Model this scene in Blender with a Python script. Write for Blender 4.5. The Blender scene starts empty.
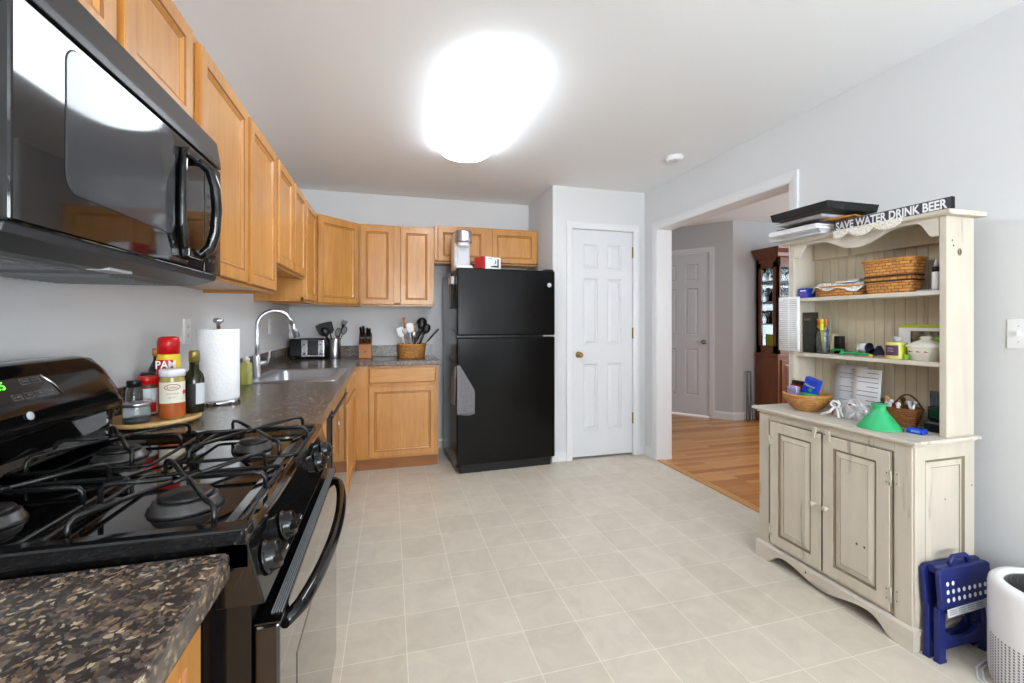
import bpy, bmesh, math, random
from mathutils import Vector, Matrix
random.seed(7)
PI = math.pi
S = bpy.context.scene
COL = S.collection

# ------------------------------------------------------------------ camera
cam_d = bpy.data.cameras.new('camera'); cam = bpy.data.objects.new('camera', cam_d); COL.objects.link(cam)
cam_d.sensor_width = 36.0; cam_d.sensor_fit = 'HORIZONTAL'
cam_d.lens = 36.0*443/1024
cam_d.shift_y = -19.1/1024
cam_d.clip_start = 0.02
cam.location = (0, 0, 1.25)
cam.rotation_euler = (PI/2, 0, -math.radians(15.44))
S.camera = cam
# ------------------------------------------------------------------ world, exposure, daylight
S.view_settings.view_transform = 'Standard'
S.view_settings.look = 'None'
S.view_settings.gamma = 1
S.view_settings.use_curve_mapping = False
S.view_settings.exposure = 0.42
w = bpy.data.worlds.new('world'); S.world = w; w.use_nodes = True
w.node_tree.nodes['Background'].inputs[0].default_value = (0.93, 0.96, 1.0, 1)
w.node_tree.nodes['Background'].inputs[1].default_value = 1.0
def area(name, loc, rot, sx, sy, power, col=(1, 1, 1)):
    l = bpy.data.lights.new(name, 'AREA'); l.shape = 'RECTANGLE'; l.size = sx; l.size_y = sy; l.energy = power; l.color = col
    o = bpy.data.objects.new(name, l); COL.objects.link(o); o.location = loc; o.rotation_euler = rot
    return o
# added upward fill light behind the camera; daylight by the two dining room windows
area('rear_fill_light', (0.9, -2.33, 1.45), (PI/2+.55, 0, 0), 2.0, 1.5, 122, (0.90, 0.955, 1.0))
area('daylight_dining_window', (6.42, 2.6, 1.5), (0, PI/2, 0), 1.4, 2.0, 46, (0.88, 0.94, 1.0))
area('daylight_dining_front', (4.4, -1.42, 1.5), (PI/2, 0, 0), 1.8, 1.4, 28, (0.88, 0.94, 1.0))

# ------------------------------------------------------------------ materials
M = {}
def nodes(name):
    m = bpy.data.materials.new(name); m.use_nodes = True
    nt = m.node_tree; b = nt.nodes['Principled BSDF']
    return m, nt, b
def s2l(c):
    return tuple(((v/255)/12.92 if v/255 <= .04045 else ((v/255+.055)/1.055)**2.4) for v in c)
def mat(name, rgb, rough=.5, metal=0, spec=.5, trans=0, ior=1.45, coat=0, noise=0, nscale=8, bump=0, bscale=60, stretch=(1, 1, 1), emit=None, alpha=1):
    m, nt, b = nodes(name)
    c = s2l(rgb)
    b.inputs['Base Color'].default_value = (*c, 1)
    b.inputs['Roughness'].default_value = rough; b.inputs['Metallic'].default_value = metal
    b.inputs['Specular IOR Level'].default_value = spec
    b.inputs['Transmission Weight'].default_value = trans; b.inputs['IOR'].default_value = ior
    b.inputs['Coat Weight'].default_value = coat; b.inputs['Alpha'].default_value = alpha
    if emit:
        b.inputs['Emission Color'].default_value = (*s2l(emit[0]), 1); b.inputs['Emission Strength'].default_value = emit[1]
    if noise or bump:
        tc = nt.nodes.new('ShaderNodeTexCoord'); mp = nt.nodes.new('ShaderNodeMapping'); mp.inputs['Scale'].default_value = stretch
        nt.links.new(tc.outputs['Object'], mp.inputs[0])
    if noise:
        n = nt.nodes.new('ShaderNodeTexNoise'); n.inputs['Scale'].default_value = nscale; n.inputs['Detail'].default_value = 5
        nt.links.new(mp.outputs[0], n.inputs['Vector'])
        r = nt.nodes.new('ShaderNodeValToRGB'); r.color_ramp.elements[0].position = .3; r.color_ramp.elements[1].position = .7
        r.color_ramp.elements[0].color = (*[v*(1-noise) for v in c], 1); r.color_ramp.elements[1].color = (*[min(1, v*(1+noise)) for v in c], 1)
        nt.links.new(n.outputs[0], r.inputs[0]); nt.links.new(r.outputs[0], b.inputs['Base Color'])
    if bump:
        n2 = nt.nodes.new('ShaderNodeTexNoise'); n2.inputs['Scale'].default_value = bscale; n2.inputs['Detail'].default_value = 3
        nt.links.new(mp.outputs[0], n2.inputs['Vector'])
        bp = nt.nodes.new('ShaderNodeBump'); bp.inputs['Strength'].default_value = bump; bp.inputs['Distance'].default_value = .004
        nt.links.new(n2.outputs[0], bp.inputs['Height']); nt.links.new(bp.outputs[0], b.inputs['Normal'])
    M[name] = m
    return m
def wood(name, dark, light, rough=.35, axis='z', scale=9, coat=.0, contrast=(.25, .75)):
    m, nt, b = nodes(name)
    tc = nt.nodes.new('ShaderNodeTexCoord'); mp = nt.nodes.new('ShaderNodeMapping')
    k = .1
    mp.inputs['Scale'].default_value = {'z': (1, 1, k), 'x': (k, 1, 1), 'y': (1, k, 1)}[axis]
    nt.links.new(tc.outputs['Object'], mp.inputs[0])
    n = nt.nodes.new('ShaderNodeTexNoise'); n.inputs['Scale'].default_value = scale; n.inputs['Detail'].default_value = 7; n.inputs['Distortion'].default_value = .6
    n2 = nt.nodes.new('ShaderNodeTexNoise'); n2.inputs['Scale'].default_value = scale*9; n2.inputs['Detail'].default_value = 3
    n3 = nt.nodes.new('ShaderNodeTexNoise'); n3.inputs['Scale'].default_value = 3.5; n3.inputs['Detail'].default_value = 2
    nt.links.new(mp.outputs[0], n.inputs['Vector']); nt.links.new(mp.outputs[0], n2.inputs['Vector']); nt.links.new(tc.outputs['Object'], n3.inputs['Vector'])
    mx = nt.nodes.new('ShaderNodeMath'); mx.operation = 'MULTIPLY_ADD'; mx.inputs[1].default_value = .35
    ad = nt.nodes.new('ShaderNodeMath'); ad.operation = 'MULTIPLY_ADD'; ad.inputs[1].default_value = .35
    ad.inputs[2].default_value = -.02
    nt.links.new(n2.outputs[0], mx.inputs[0])
    nt.links.new(n.outputs[0], ad.inputs[0])
    nt.links.new(ad.outputs[0], mx.inputs[2])
    ad2 = nt.nodes.new('ShaderNodeMath'); ad2.operation = 'MULTIPLY_ADD'; ad2.inputs[1].default_value = .35
    nt.links.new(n3.outputs[0], ad2.inputs[0]); nt.links.new(mx.outputs[0], ad2.inputs[2])
    r = nt.nodes.new('ShaderNodeValToRGB'); r.color_ramp.elements[0].position = contrast[0]+.08; r.color_ramp.elements[1].position = contrast[1]-.08
    r.color_ramp.elements[0].color = (*s2l(dark), 1); r.color_ramp.elements[1].color = (*s2l(light), 1)
    nt.links.new(ad2.outputs[0], r.inputs[0]); nt.links.new(r.outputs[0], b.inputs['Base Color'])
    b.inputs['Roughness'].default_value = rough; b.inputs['Coat Weight'].default_value = coat; b.inputs['Coat Roughness'].default_value = .15
    M[name] = m
    return m
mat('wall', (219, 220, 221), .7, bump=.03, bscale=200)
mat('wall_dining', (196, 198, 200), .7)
mat('ceiling', (244, 246, 248), .8, bump=.03, bscale=150)
mat('trim', (226, 227, 229), .35)
mat('door_white', (218, 220, 223), .38)
wood('maple', (180, 118, 52), (212, 154, 84), .32, 'z', 6, .2)
wood('maple_x', (180, 118, 52), (212, 154, 84), .32, 'x', 6, .2)
wood('maple_y', (180, 118, 52), (212, 154, 84), .32, 'y', 6, .2)
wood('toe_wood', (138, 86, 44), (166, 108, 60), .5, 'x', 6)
wood('cherry', (88, 46, 26), (132, 76, 44), .35, 'z', 6, .1)
wood('tray_wood', (190, 146, 84), (222, 184, 122), .45, 'x', 8)
wood('block_wood', (160, 92, 40), (190, 118, 58), .4, 'z', 8)
mat('black_gloss', (10, 10, 11), .05, spec=.6, coat=.3)
mat('black_enamel', (11, 11, 12), .09, spec=.5)
mat('black_grate', (16, 16, 17), .35)
mat('black_plastic', (18, 18, 20), .35)
mat('vent_black', (34, 34, 36), .22)
mat('knob_black', (12, 12, 13), .2)
mat('gold_cap', (138, 124, 62), .35, metal=.4)
mat('black_matte', (20, 20, 21), .6)
mat('burner_grey', (88, 86, 86), .35, metal=.7)
mat('burner_cap', (28, 27, 27), .4)
mat('fridge_black', (9, 9, 10), .15, spec=.28, bump=.06, bscale=260)
mat('fridge_side', (16, 16, 18), .18, bump=.2, bscale=260, coat=.3)
mat('dark_glass', (8, 8, 9), .03, spec=.7, coat=.5)
mat('mw_window', (62, 64, 68), .06, spec=.35, coat=.1)
mat('dark_grey', (58, 59, 62), .4)
mat('mid_grey', (120, 122, 125), .5)
mat('light_grey', (190, 191, 194), .5)
mat('steel', (190, 192, 195), .28, metal=1)
mat('chrome', (205, 206, 210), .12, metal=1)
mat('cabinet_mirror', (104, 106, 110), .1, metal=1)
mat('basin_steel', (182, 185, 190), .34, metal=.9)
mat('brass', (150, 128, 78), .3, metal=.9)
mat('white_plastic', (238, 238, 240), .35)
mat('print_grey', (165, 168, 172), .8)
mat('white_paper', (240, 240, 242), .8)
mat('paper_grey', (205, 207, 212), .8)
mat('towel_paper', (244, 244, 246), .95, bump=.9, bscale=90)
mat('cream_plastic', (226, 224, 214), .4)
mat('red', (196, 20, 22), .35)
mat('dark_red', (140, 22, 26), .4)
mat('yellow', (232, 200, 40), .4)
mat('label_cream', (232, 226, 206), .6)
mat('spice_orange', (176, 84, 28), .5, noise=.15, nscale=60)
mat('pale_oil', (214, 196, 110), .15, trans=.5)
mat('olive_glass', (52, 58, 22), .08, trans=.55, ior=1.45)
mat('olive_dark', (34, 36, 18), .1)
mat('glass', (235, 240, 240), .03, trans=.95, ior=1.35)
mat('glass_clear', (240, 245, 245), .02, trans=1.0, ior=1.1)
mat('soap', (206, 208, 120), .12, trans=.55)
mat('wicker', (186, 128, 62), .6, noise=.3, nscale=40)
mat('wicker_rim', (196, 136, 66), .55, noise=.2, nscale=40)
mat('wicker_dark', (122, 72, 32), .55, noise=.3, nscale=40)
mat('wicker_black', (52, 38, 34), .6)
mat('orange_basket', (206, 142, 66), .6, noise=.3, nscale=50)
mat('orange', (226, 110, 30), .4)
mat('lime', (206, 216, 40), .4)
mat('lime_green', (130, 190, 40), .5)
mat('green', (38, 150, 82), .4)
mat('funnel_green', (52, 176, 112), .35)
mat('blue', (26, 60, 178), .4)
mat('blue_light', (90, 150, 220), .5)
mat('stool_blue', (26, 38, 104), .42)
mat('navy', (26, 30, 66), .6)
mat('purple', (96, 74, 160), .6)
mat('pale_purple', (170, 160, 200), .5, noise=.2, nscale=50)
mat('plum', (84, 44, 82), .5)
mat('candle', (212, 204, 120), .25)
mat('candle_band', (190, 196, 60), .3)
mat('ceramic', (226, 222, 210), .25)
mat('grey_cloth', (120, 118, 122), .9, noise=.15, nscale=70, bump=.8, bscale=260)
def lace_mat():
    m, nt, b = nodes('lace')
    tc = nt.nodes.new('ShaderNodeTexCoord'); v = nt.nodes.new('ShaderNodeTexVoronoi'); v.inputs['Scale'].default_value = 210
    nt.links.new(tc.outputs['Object'], v.inputs['Vector'])
    r = nt.nodes.new('ShaderNodeValToRGB'); e = r.color_ramp.elements
    e[0].position = .22; e[0].color = (*s2l((150, 138, 118)), 1); e[1].position = .42; e[1].color = (*s2l((240, 235, 226)), 1)
    nt.links.new(v.outputs['Distance'], r.inputs[0]); nt.links.new(r.outputs[0], b.inputs['Base Color']); b.inputs['Roughness'].default_value = .9
    M['lace'] = m
lace_mat()
mat('floral', (215, 214, 210), .9, noise=.45, nscale=110)
mat('tan', (196, 150, 96), .5)
mat('brown', (96, 62, 40), .5)
mat('knot', (92, 70, 48), .7)
mat('glaze', (132, 118, 98), .7)
mat('sign_grey', (66, 70, 78), .6)
mat('plastic_bag', (214, 212, 216), .2, trans=.25, noise=.25, nscale=60, bump=.8, bscale=60)
mat('led_green', (60, 200, 50), .4, emit=((90, 255, 60), 2.5))
mat('lamp_white', (255, 255, 255), .4, emit=((236, 245, 255), 8.4))
mat('photo_dark', (70, 74, 84), .3, noise=.5, nscale=30)
mat('food_photo', (110, 96, 80), .5, noise=.9, nscale=45)
mat('book_cover', (40, 42, 38), .35, noise=.8, nscale=30)
mat('rubber', (24, 24, 26), .8)
mat('hardware', (196, 188, 170), .5)
mat('screen_dark', (18, 20, 26), .1)
mat('tile_back', (205, 190, 150), .5)

def hutch_paint(name, base, horizontal=False):
    m, nt, b = nodes(name)
    tc = nt.nodes.new('ShaderNodeTexCoord'); mp = nt.nodes.new('ShaderNodeMapping')
    mp.inputs['Scale'].default_value = (1, .12, 1) if horizontal else (1, 1, .12)
    nt.links.new(tc.outputs['Object'], mp.inputs[0])
    n = nt.nodes.new('ShaderNodeTexNoise'); n.inputs['Scale'].default_value = 26; n.inputs['Detail'].default_value = 6
    nt.links.new(mp.outputs[0], n.inputs['Vector'])
    r = nt.nodes.new('ShaderNodeValToRGB')
    e = r.color_ramp.elements
    c = s2l(base)
    e[0].position = .27; e[0].color = (*[v*.55 for v in c], 1)
    e[1].position = .37; e[1].color = (*[v*.93 for v in c], 1)
    x = e.new(.8); x.color = (*[min(1, v*1.04) for v in c], 1)
    nt.links.new(n.outputs[0], r.inputs[0])
    n2 = nt.nodes.new('ShaderNodeTexNoise'); n2.inputs['Scale'].default_value = 5; n2.inputs['Detail'].default_value = 3
    nt.links.new(tc.outputs['Object'], n2.inputs['Vector'])
    mr = nt.nodes.new('ShaderNodeMapRange'); mr.inputs[1].default_value = .35; mr.inputs[2].default_value = .7; mr.inputs[3].default_value = .94; mr.inputs[4].default_value = 1.0
    nt.links.new(n2.outputs[0], mr.inputs[0])
    mm = nt.nodes.new('ShaderNodeVectorMath'); mm.operation = 'SCALE'
    nt.links.new(r.outputs[0], mm.inputs[0]); nt.links.new(mr.outputs[0], mm.inputs['Scale'])
    nt.links.new(mm.outputs[0], b.inputs['Base Color'])
    b.inputs['Roughness'].default_value = .5
    M[name] = m
hutch_paint('hutch', (207, 198, 182))
hutch_paint('hutch_h', (212, 204, 190), True)
hutch_paint('hutch_back', (202, 190, 164))

def counter_mat():
    m, nt, b = nodes('laminate')
    tc = nt.nodes.new('ShaderNodeTexCoord')
    v = nt.nodes.new('ShaderNodeTexVoronoi'); v.inputs['Scale'].default_value = 185
    v2 = nt.nodes.new('ShaderNodeTexVoronoi'); v2.inputs['Scale'].default_value = 88
    nz = nt.nodes.new('ShaderNodeTexNoise'); nz.inputs['Scale'].default_value = 60; nz.inputs['Detail'].default_value = 6
    va = nt.nodes.new('ShaderNodeVectorMath'); va.operation = 'MULTIPLY_ADD'; va.inputs[1].default_value = (.02, .02, .02)
    nt.links.new(nz.outputs['Color'], va.inputs[0]); nt.links.new(tc.outputs['Object'], va.inputs[2])
    for q in (v, v2): nt.links.new(va.outputs[0], q.inputs['Vector'])
    sp = nt.nodes.new('ShaderNodeSeparateColor'); nt.links.new(v.outputs['Color'], sp.inputs[0])
    sp2 = nt.nodes.new('ShaderNodeSeparateColor'); nt.links.new(v2.outputs['Color'], sp2.inputs[0])
    def ramp(stops, src):
        r = nt.nodes.new('ShaderNodeValToRGB'); r.color_ramp.interpolation = 'CONSTANT'
        e = r.color_ramp.elements
        e[0].position = 0; e[0].color = (*s2l(stops[0][1]), 1)
        e[1].position = stops[1][0]; e[1].color = (*s2l(stops[1][1]), 1)
        for p, c in stops[2:]:
            x = e.new(p); x.color = (*s2l(c), 1)
        nt.links.new(src, r.inputs[0]); return r
    r1 = ramp([(0, (58, 50, 47)), (.30, (98, 88, 82)), (.5, (40, 35, 34)), (.70, (140, 116, 88)), (.82, (74, 60, 52)), (.93, (190, 172, 146))], sp.outputs[0])
    r2 = ramp([(0, (60, 53, 52)), (.4, (104, 92, 86)), (.7, (134, 112, 88)), (.85, (74, 64, 62))], sp2.outputs[1])
    mx = nt.nodes.new('ShaderNodeMix'); mx.data_type = 'RGBA'; mx.inputs[0].default_value = .3
    nt.links.new(r1.outputs[0], mx.inputs['A']); nt.links.new(r2.outputs[0], mx.inputs['B'])
    nt.links.new(mx.outputs['Result'], b.inputs['Base Color'])
    b.inputs['Roughness'].default_value = .24
    b.inputs['Coat Weight'].default_value = .35; b.inputs['Coat Roughness'].default_value = .25
    M['laminate'] = m
counter_mat()
def tile_mat():
    m, nt, b = nodes('vinyl_tile')
    tc = nt.nodes.new('ShaderNodeTexCoord'); mp = nt.nodes.new('ShaderNodeMapping')
    mp.inputs['Location'].default_value = (.166, -1.717+.2292*20, 0)
    nt.links.new(tc.outputs['Object'], mp.inputs[0])
    br = nt.nodes.new('ShaderNodeTexBrick'); br.offset = 0; br.squash = 1
    br.inputs['Scale'].default_value = 1; br.inputs['Brick Width'].default_value = .2292; br.inputs['Row Height'].default_value = .2292
    br.inputs['Mortar Size'].default_value = .0016; br.inputs['Mortar Smooth'].default_value = .3; br.inputs['Bias'].default_value = 0
    br.inputs['Color1'].default_value = (*s2l((206, 196, 179)), 1); br.inputs['Color2'].default_value = (*s2l((212, 203, 187)), 1)
    br.inputs['Mortar'].default_value = (*s2l((234, 228, 216)), 1)
    nt.links.new(mp.outputs[0], br.inputs['Vector'])
    n = nt.nodes.new('ShaderNodeTexNoise'); n.inputs['Scale'].default_value = 7; n.inputs['Detail'].default_value = 8; n.inputs['Roughness'].default_value = .65; n.inputs['Distortion'].default_value = 1.0
    nt.links.new(tc.outputs['Object'], n.inputs['Vector'])
    mr = nt.nodes.new('ShaderNodeMapRange'); mr.inputs[1].default_value = .3; mr.inputs[2].default_value = .7; mr.inputs[3].default_value = .9; mr.inputs[4].default_value = 1.07
    nt.links.new(n.outputs[0], mr.inputs[0])
    vm = nt.nodes.new('ShaderNodeVectorMath'); vm.operation = 'SCALE'
    nt.links.new(br.outputs['Color'], vm.inputs[0]); nt.links.new(mr.outputs[0], vm.inputs['Scale'])
    nt.links.new(vm.outputs[0], b.inputs['Base Color'])
    bp = nt.nodes.new('ShaderNodeBump'); bp.inputs['Strength'].default_value = .15; bp.inputs['Distance'].default_value = .002; bp.invert = True
    nt.links.new(br.outputs['Fac'], bp.inputs['Height']); nt.links.new(bp.outputs[0], b.inputs['Normal'])
    b.inputs['Roughness'].default_value = .42
    M['vinyl_tile'] = m
tile_mat()
def plank_mat():
    m, nt, b = nodes('oak_plank')
    tc = nt.nodes.new('ShaderNodeTexCoord'); mp = nt.nodes.new('ShaderNodeMapping'); mp.inputs['Location'].default_value = (20, 20, 0)
    nt.links.new(tc.outputs['Object'], mp.inputs[0])
    br = nt.nodes.new('ShaderNodeTexBrick'); br.offset = .37; br.squash = 1
    br.inputs['Scale'].default_value = 1; br.inputs['Brick Width'].default_value = 1.1; br.inputs['Row Height'].default_value = .062
    br.inputs['Mortar Size'].default_value = .0008; br.inputs['Bias'].default_value = 0
    br.inputs['Color1'].default_value = (*s2l((176, 112, 56)), 1); br.inputs['Color2'].default_value = (*s2l((214, 154, 92)), 1)
    br.inputs['Mortar'].default_value = (*s2l((110, 64, 28)), 1)
    nt.links.new(mp.outputs[0], br.inputs['Vector'])
    mp2 = nt.nodes.new('ShaderNodeMapping'); mp2.inputs['Scale'].default_value = (.08, 1, 1); nt.links.new(tc.outputs['Object'], mp2.inputs[0])
    n = nt.nodes.new('ShaderNodeTexNoise'); n.inputs['Scale'].default_value = 40; n.inputs['Detail'].default_value = 5
    nt.links.new(mp2.outputs[0], n.inputs['Vector'])
    mr = nt.nodes.new('ShaderNodeMapRange'); mr.inputs[1].default_value = .3; mr.inputs[2].default_value = .7; mr.inputs[3].default_value = .86; mr.inputs[4].default_value = 1.1
    nt.links.new(n.outputs[0], mr.inputs[0])
    vm = nt.nodes.new('ShaderNodeVectorMath'); vm.operation = 'SCALE'
    nt.links.new(br.outputs['Color'], vm.inputs[0]); nt.links.new(mr.outputs[0], vm.inputs['Scale'])
    nt.links.new(vm.outputs[0], b.inputs['Base Color'])
    b.inputs['Roughness'].default_value = .25
    M['oak_plank'] = m
plank_mat()
def weave_mat(name, c1, c2, mo, bw=.028, rh=.013):
    m, nt, b = nodes(name)
    tc = nt.nodes.new('ShaderNodeTexCoord'); sp = nt.nodes.new('ShaderNodeSeparateXYZ'); nt.links.new(tc.outputs['Object'], sp.inputs[0])
    ad = nt.nodes.new('ShaderNodeMath'); ad.operation = 'ADD'; nt.links.new(sp.outputs[0], ad.inputs[0]); nt.links.new(sp.outputs[1], ad.inputs[1])
    cb = nt.nodes.new('ShaderNodeCombineXYZ'); nt.links.new(ad.outputs[0], cb.inputs[0]); nt.links.new(sp.outputs[2], cb.inputs[1])
    mp = nt.nodes.new('ShaderNodeMapping'); mp.inputs['Location'].default_value = (5, 5, 0); nt.links.new(cb.outputs[0], mp.inputs[0])
    br = nt.nodes.new('ShaderNodeTexBrick'); br.offset = .5; br.inputs['Scale'].default_value = 1
    br.inputs['Brick Width'].default_value = bw; br.inputs['Row Height'].default_value = rh; br.inputs['Mortar Size'].default_value = rh*.13; br.inputs['Mortar Smooth'].default_value = .6
    br.inputs['Color1'].default_value = (*s2l(c1), 1); br.inputs['Color2'].default_value = (*s2l(c2), 1); br.inputs['Mortar'].default_value = (*s2l(mo), 1)
    nt.links.new(mp.outputs[0], br.inputs['Vector']); nt.links.new(br.outputs['Color'], b.inputs['Base Color'])
    bp = nt.nodes.new('ShaderNodeBump'); bp.inputs['Strength'].default_value = .8; bp.inputs['Distance'].default_value = .003; bp.invert = True
    nt.links.new(br.outputs['Fac'], bp.inputs['Height']); nt.links.new(bp.outputs[0], b.inputs['Normal'])
    b.inputs['Roughness'].default_value = .5; M[name] = m
weave_mat('weave_honey', (196, 132, 62), (222, 158, 84), (116, 68, 28))
weave_mat('weave_fine', (190, 132, 70), (214, 156, 90), (112, 70, 34), .014, .007)
weave_mat('weave_dark', (128, 76, 36), (150, 92, 46), (66, 38, 18), .02, .009)
mat('floor_boarder', (200, 146, 84), .35)

# ------------------------------------------------------------------ mesh helpers
def root_of(o):
    while o.parent: o = o.parent
    return o
class MB:
    """collects shapes in world coordinates (or in the thing's own frame when local=True)"""
    def __init__(self): self.bm = bmesh.new(); self.T = None
    def v(self, p):
        p = Vector(p)
        if self.T is not None: p = self.T @ p
        return self.bm.verts.new(p)
    def f(self, vs, mi=0, smooth=False):
        try:
            fa = self.bm.faces.new(vs); fa.material_index = mi; fa.smooth = smooth; return fa
        except ValueError: return None
    def box(self, x0, y0, z0, x1, y1, z1, mi=0):
        V = [self.v(p) for p in ((x0,y0,z0),(x1,y0,z0),(x1,y1,z0),(x0,y1,z0),(x0,y0,z1),(x1,y0,z1),(x1,y1,z1),(x0,y1,z1))]
        for q in ((0,3,2,1),(4,5,6,7),(0,1,5,4),(1,2,6,5),(2,3,7,6),(3,0,4,7)): self.f([V[i] for i in q], mi)
        return self
    def prism(self, pts, axis, a, b, mi=0, smooth=False):
        """pts 2D; axis 'x': (y,z), 'y': (x,z), 'z': (x,y)"""
        def P(p, t): return {'x': (t, p[0], p[1]), 'y': (p[0], t, p[1]), 'z': (p[0], p[1], t)}[axis]
        A = [self.v(P(p, a)) for p in pts]; B = [self.v(P(p, b)) for p in pts]
        n = len(pts)
        self.f(A[::-1], mi); self.f(B, mi)
        for i in range(n): self.f([A[i], A[(i+1) % n], B[(i+1) % n], B[i]], mi, smooth)
        return self
    def tube(self, pts, r, seg=8, closed=False, mi=0, caps=True):
        pts = [Vector(p) for p in pts]; n = len(pts); rings = []
        rr = r if isinstance(r, (list, tuple)) else [r]*n
        up = None
        for i, p in enumerate(pts):
            if closed: t = pts[(i+1) % n]-pts[i-1]
            else: t = pts[min(i+1, n-1)]-pts[max(i-1, 0)]
            t.normalize()
            if up is None:
                up = Vector((0, 0, 1)) if abs(t.z) < .9 else Vector((1, 0, 0))
            s = t.cross(up)
            if s.length < 1e-4: up = Vector((1, 0, 0)) if abs(t.x) < .9 else Vector((0, 1, 0)); s = t.cross(up)
            s.normalize(); u2 = s.cross(t).normalized(); up = u2
            rings.append([self.v(p+(s*math.cos(a)+u2*math.sin(a))*rr[i]) for a in [2*PI*k/seg for k in range(seg)]])
        m = n if closed else n-1
        for i in range(m):
            A, B = rings[i], rings[(i+1) % n]
            for k in range(seg): self.f([A[k], A[(k+1) % seg], B[(k+1) % seg], B[k]], mi, True)
        if not closed and caps: self.f(rings[0][::-1], mi); self.f(rings[-1], mi)
        return self
    def lathe(self, prof, c, seg=24, mi=0, sx=1, sy=1, fn=None, caps=True, mis=None, pw=None):
        """prof: list of (r,z) ; c: centre base"""
        rings = []
        for (r, z) in prof:
            ring = []
            for k in range(seg):
                a = 2*PI*k/seg
                q = fn(a, z) if fn else 0
                ca, sa = math.cos(a), math.sin(a)
                if pw:
                    g = (abs(ca)**pw+abs(sa)**pw)**(-1/pw)
                else: g = 1
                ring.append(self.v((c[0]+(r*g+q)*ca*sx, c[1]+(r*g+q)*sa*sy, c[2]+z)))
            rings.append(ring)
        for i in range(len(rings)-1):
            A, B = rings[i], rings[i+1]; mm = mis[i] if mis else mi
            for k in range(seg): self.f([A[k], A[(k+1) % seg], B[(k+1) % seg], B[k]], mm, True)
        if caps:
            if prof[0][0] > 1e-6: self.f(rings[0][::-1], mis[0] if mis else mi)
            if prof[-1][0] > 1e-6: self.f(rings[-1], mis[-1] if mis else mi)
        return self
    def cyl(self, c, r, h, seg=20, axis='z', mi=0):
        old = self.T
        R = {'z': Matrix.Identity(4), 'x': Matrix.Rotation(PI/2, 4, 'Y'), 'y': Matrix.Rotation(-PI/2, 4, 'X')}[axis]
        T = Matrix.Translation(Vector(c)) @ R
        self.T = (old @ T) if old is not None else T
        self.lathe([(r, 0), (r, h)], (0, 0, 0), seg, mi)
        self.T = old
        return self
    def ball(self, c, rx, ry, rz, seg=16, mi=0):
        prof = [(max(math.sin(PI*i/8), 0), -math.cos(PI*i/8)) for i in range(9)]
        rings = []
        for (r, z) in prof:
            rings.append([self.v((c[0]+rx*r*math.cos(2*PI*k/seg), c[1]+ry*r*math.sin(2*PI*k/seg), c[2]+rz*z)) for k in range(seg)])
        for i in range(8):
            for k in range(seg): self.f([rings[i][k], rings[i][(k+1) % seg], rings[i+1][(k+1) % seg], rings[i+1][k]], mi, True)
        return self
    def panel(self, O, U, V, N, w_, h_, t, rings, back=True):
        """slab with concentric rings on the front: rings = [(inset, depth_from_front, material)]"""
        O, U, V, N = Vector(O), Vector(U), Vector(V), Vector(N)
        def rect(i, d): return [self.v(O+U*a+V*b+N*(t-d)) for a, b in ((i, i), (w_-i, i), (w_-i, h_-i), (i, h_-i))]
        prev = [self.v(O+U*a+V*b) for a, b in ((0, 0), (w_, 0), (w_, h_), (0, h_))]
        self.f(prev[::-1], 0)
        for (ins, d, mi) in rings:
            cur = rect(ins, d)
            for k in range(4): self.f([prev[k], prev[(k+1) % 4], cur[(k+1) % 4], cur[k]], mi)
            prev = cur
        self.f(prev, rings[-1][2])
        return self
    def cells(self, O, U, V, N, xs, zs, t, panels, rings):
        """slab front made of a grid; the cells listed in panels carry rings [(inset, depth)]"""
        O, U, V, N = Vector(O), Vector(U), Vector(V), Vector(N)
        w_, h_ = xs[-1], zs[-1]
        P = lambda a, b, d: self.v(O+U*a+V*b+N*(t-d))
        bk = [P(0, 0, t), P(w_, 0, t), P(w_, h_, t), P(0, h_, t)]; fr = [P(0, 0, 0), P(w_, 0, 0), P(w_, h_, 0), P(0, h_, 0)]
        self.f(bk[::-1])
        for k in range(4): self.f([bk[k], bk[(k+1) % 4], fr[(k+1) % 4], fr[k]])
        for i in range(len(xs)-1):
            for j in range(len(zs)-1):
                a0, a1, b0, b1 = xs[i], xs[i+1], zs[j], zs[j+1]
                def rect(s, d): return [P(a0+s, b0+s, d), P(a1-s, b0+s, d), P(a1-s, b1-s, d), P(a0+s, b1-s, d)]
                prev = rect(0, 0)
                if (i, j) in panels:
                    for s, d, mi in rings:
                        cur = rect(s, d)
                        for k in range(4): self.f([prev[k], prev[(k+1) % 4], cur[(k+1) % 4], cur[k]], mi)
                        prev = cur
                self.f(prev)
        return self
    def text(self, body, O, U, V, N, size, depth=.001, mi=0, align='LEFT', sx=1.0, bold=0.0):
        c = bpy.data.curves.new('t', 'FONT'); c.body = body; c.size = 1; c.extrude = 0; c.align_x = align; c.offset = bold
        c.resolution_u = 3
        o = bpy.data.objects.new('t', c); COL.objects.link(o)
        dg = bpy.context.evaluated_depsgraph_get(); dg.update()
        me = bpy.data.meshes.new_from_object(o.evaluated_get(dg))
        O, U, V, N = Vector(O), Vector(U), Vector(V), Vector(N)
        vs = [self.v(O+U*(p.co.x*size*sx)+V*(p.co.y*size)+N*depth) for p in me.vertices]
        for p in me.polygons: self.f([vs[i] for i in p.vertices], mi)
        bpy.data.objects.remove(o); bpy.data.meshes.remove(me); bpy.data.curves.remove(c)
        return self
    def grid(self, fn, nu, nv, mi=0, smooth=True):
        G = [[self.v(fn(i/nu, j/nv)) for j in range(nv+1)] for i in range(nu+1)]
        for i in range(nu):
            for j in range(nv): self.f([G[i][j], G[i+1][j], G[i+1][j+1], G[i][j+1]], mi, smooth)
        return self
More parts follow.
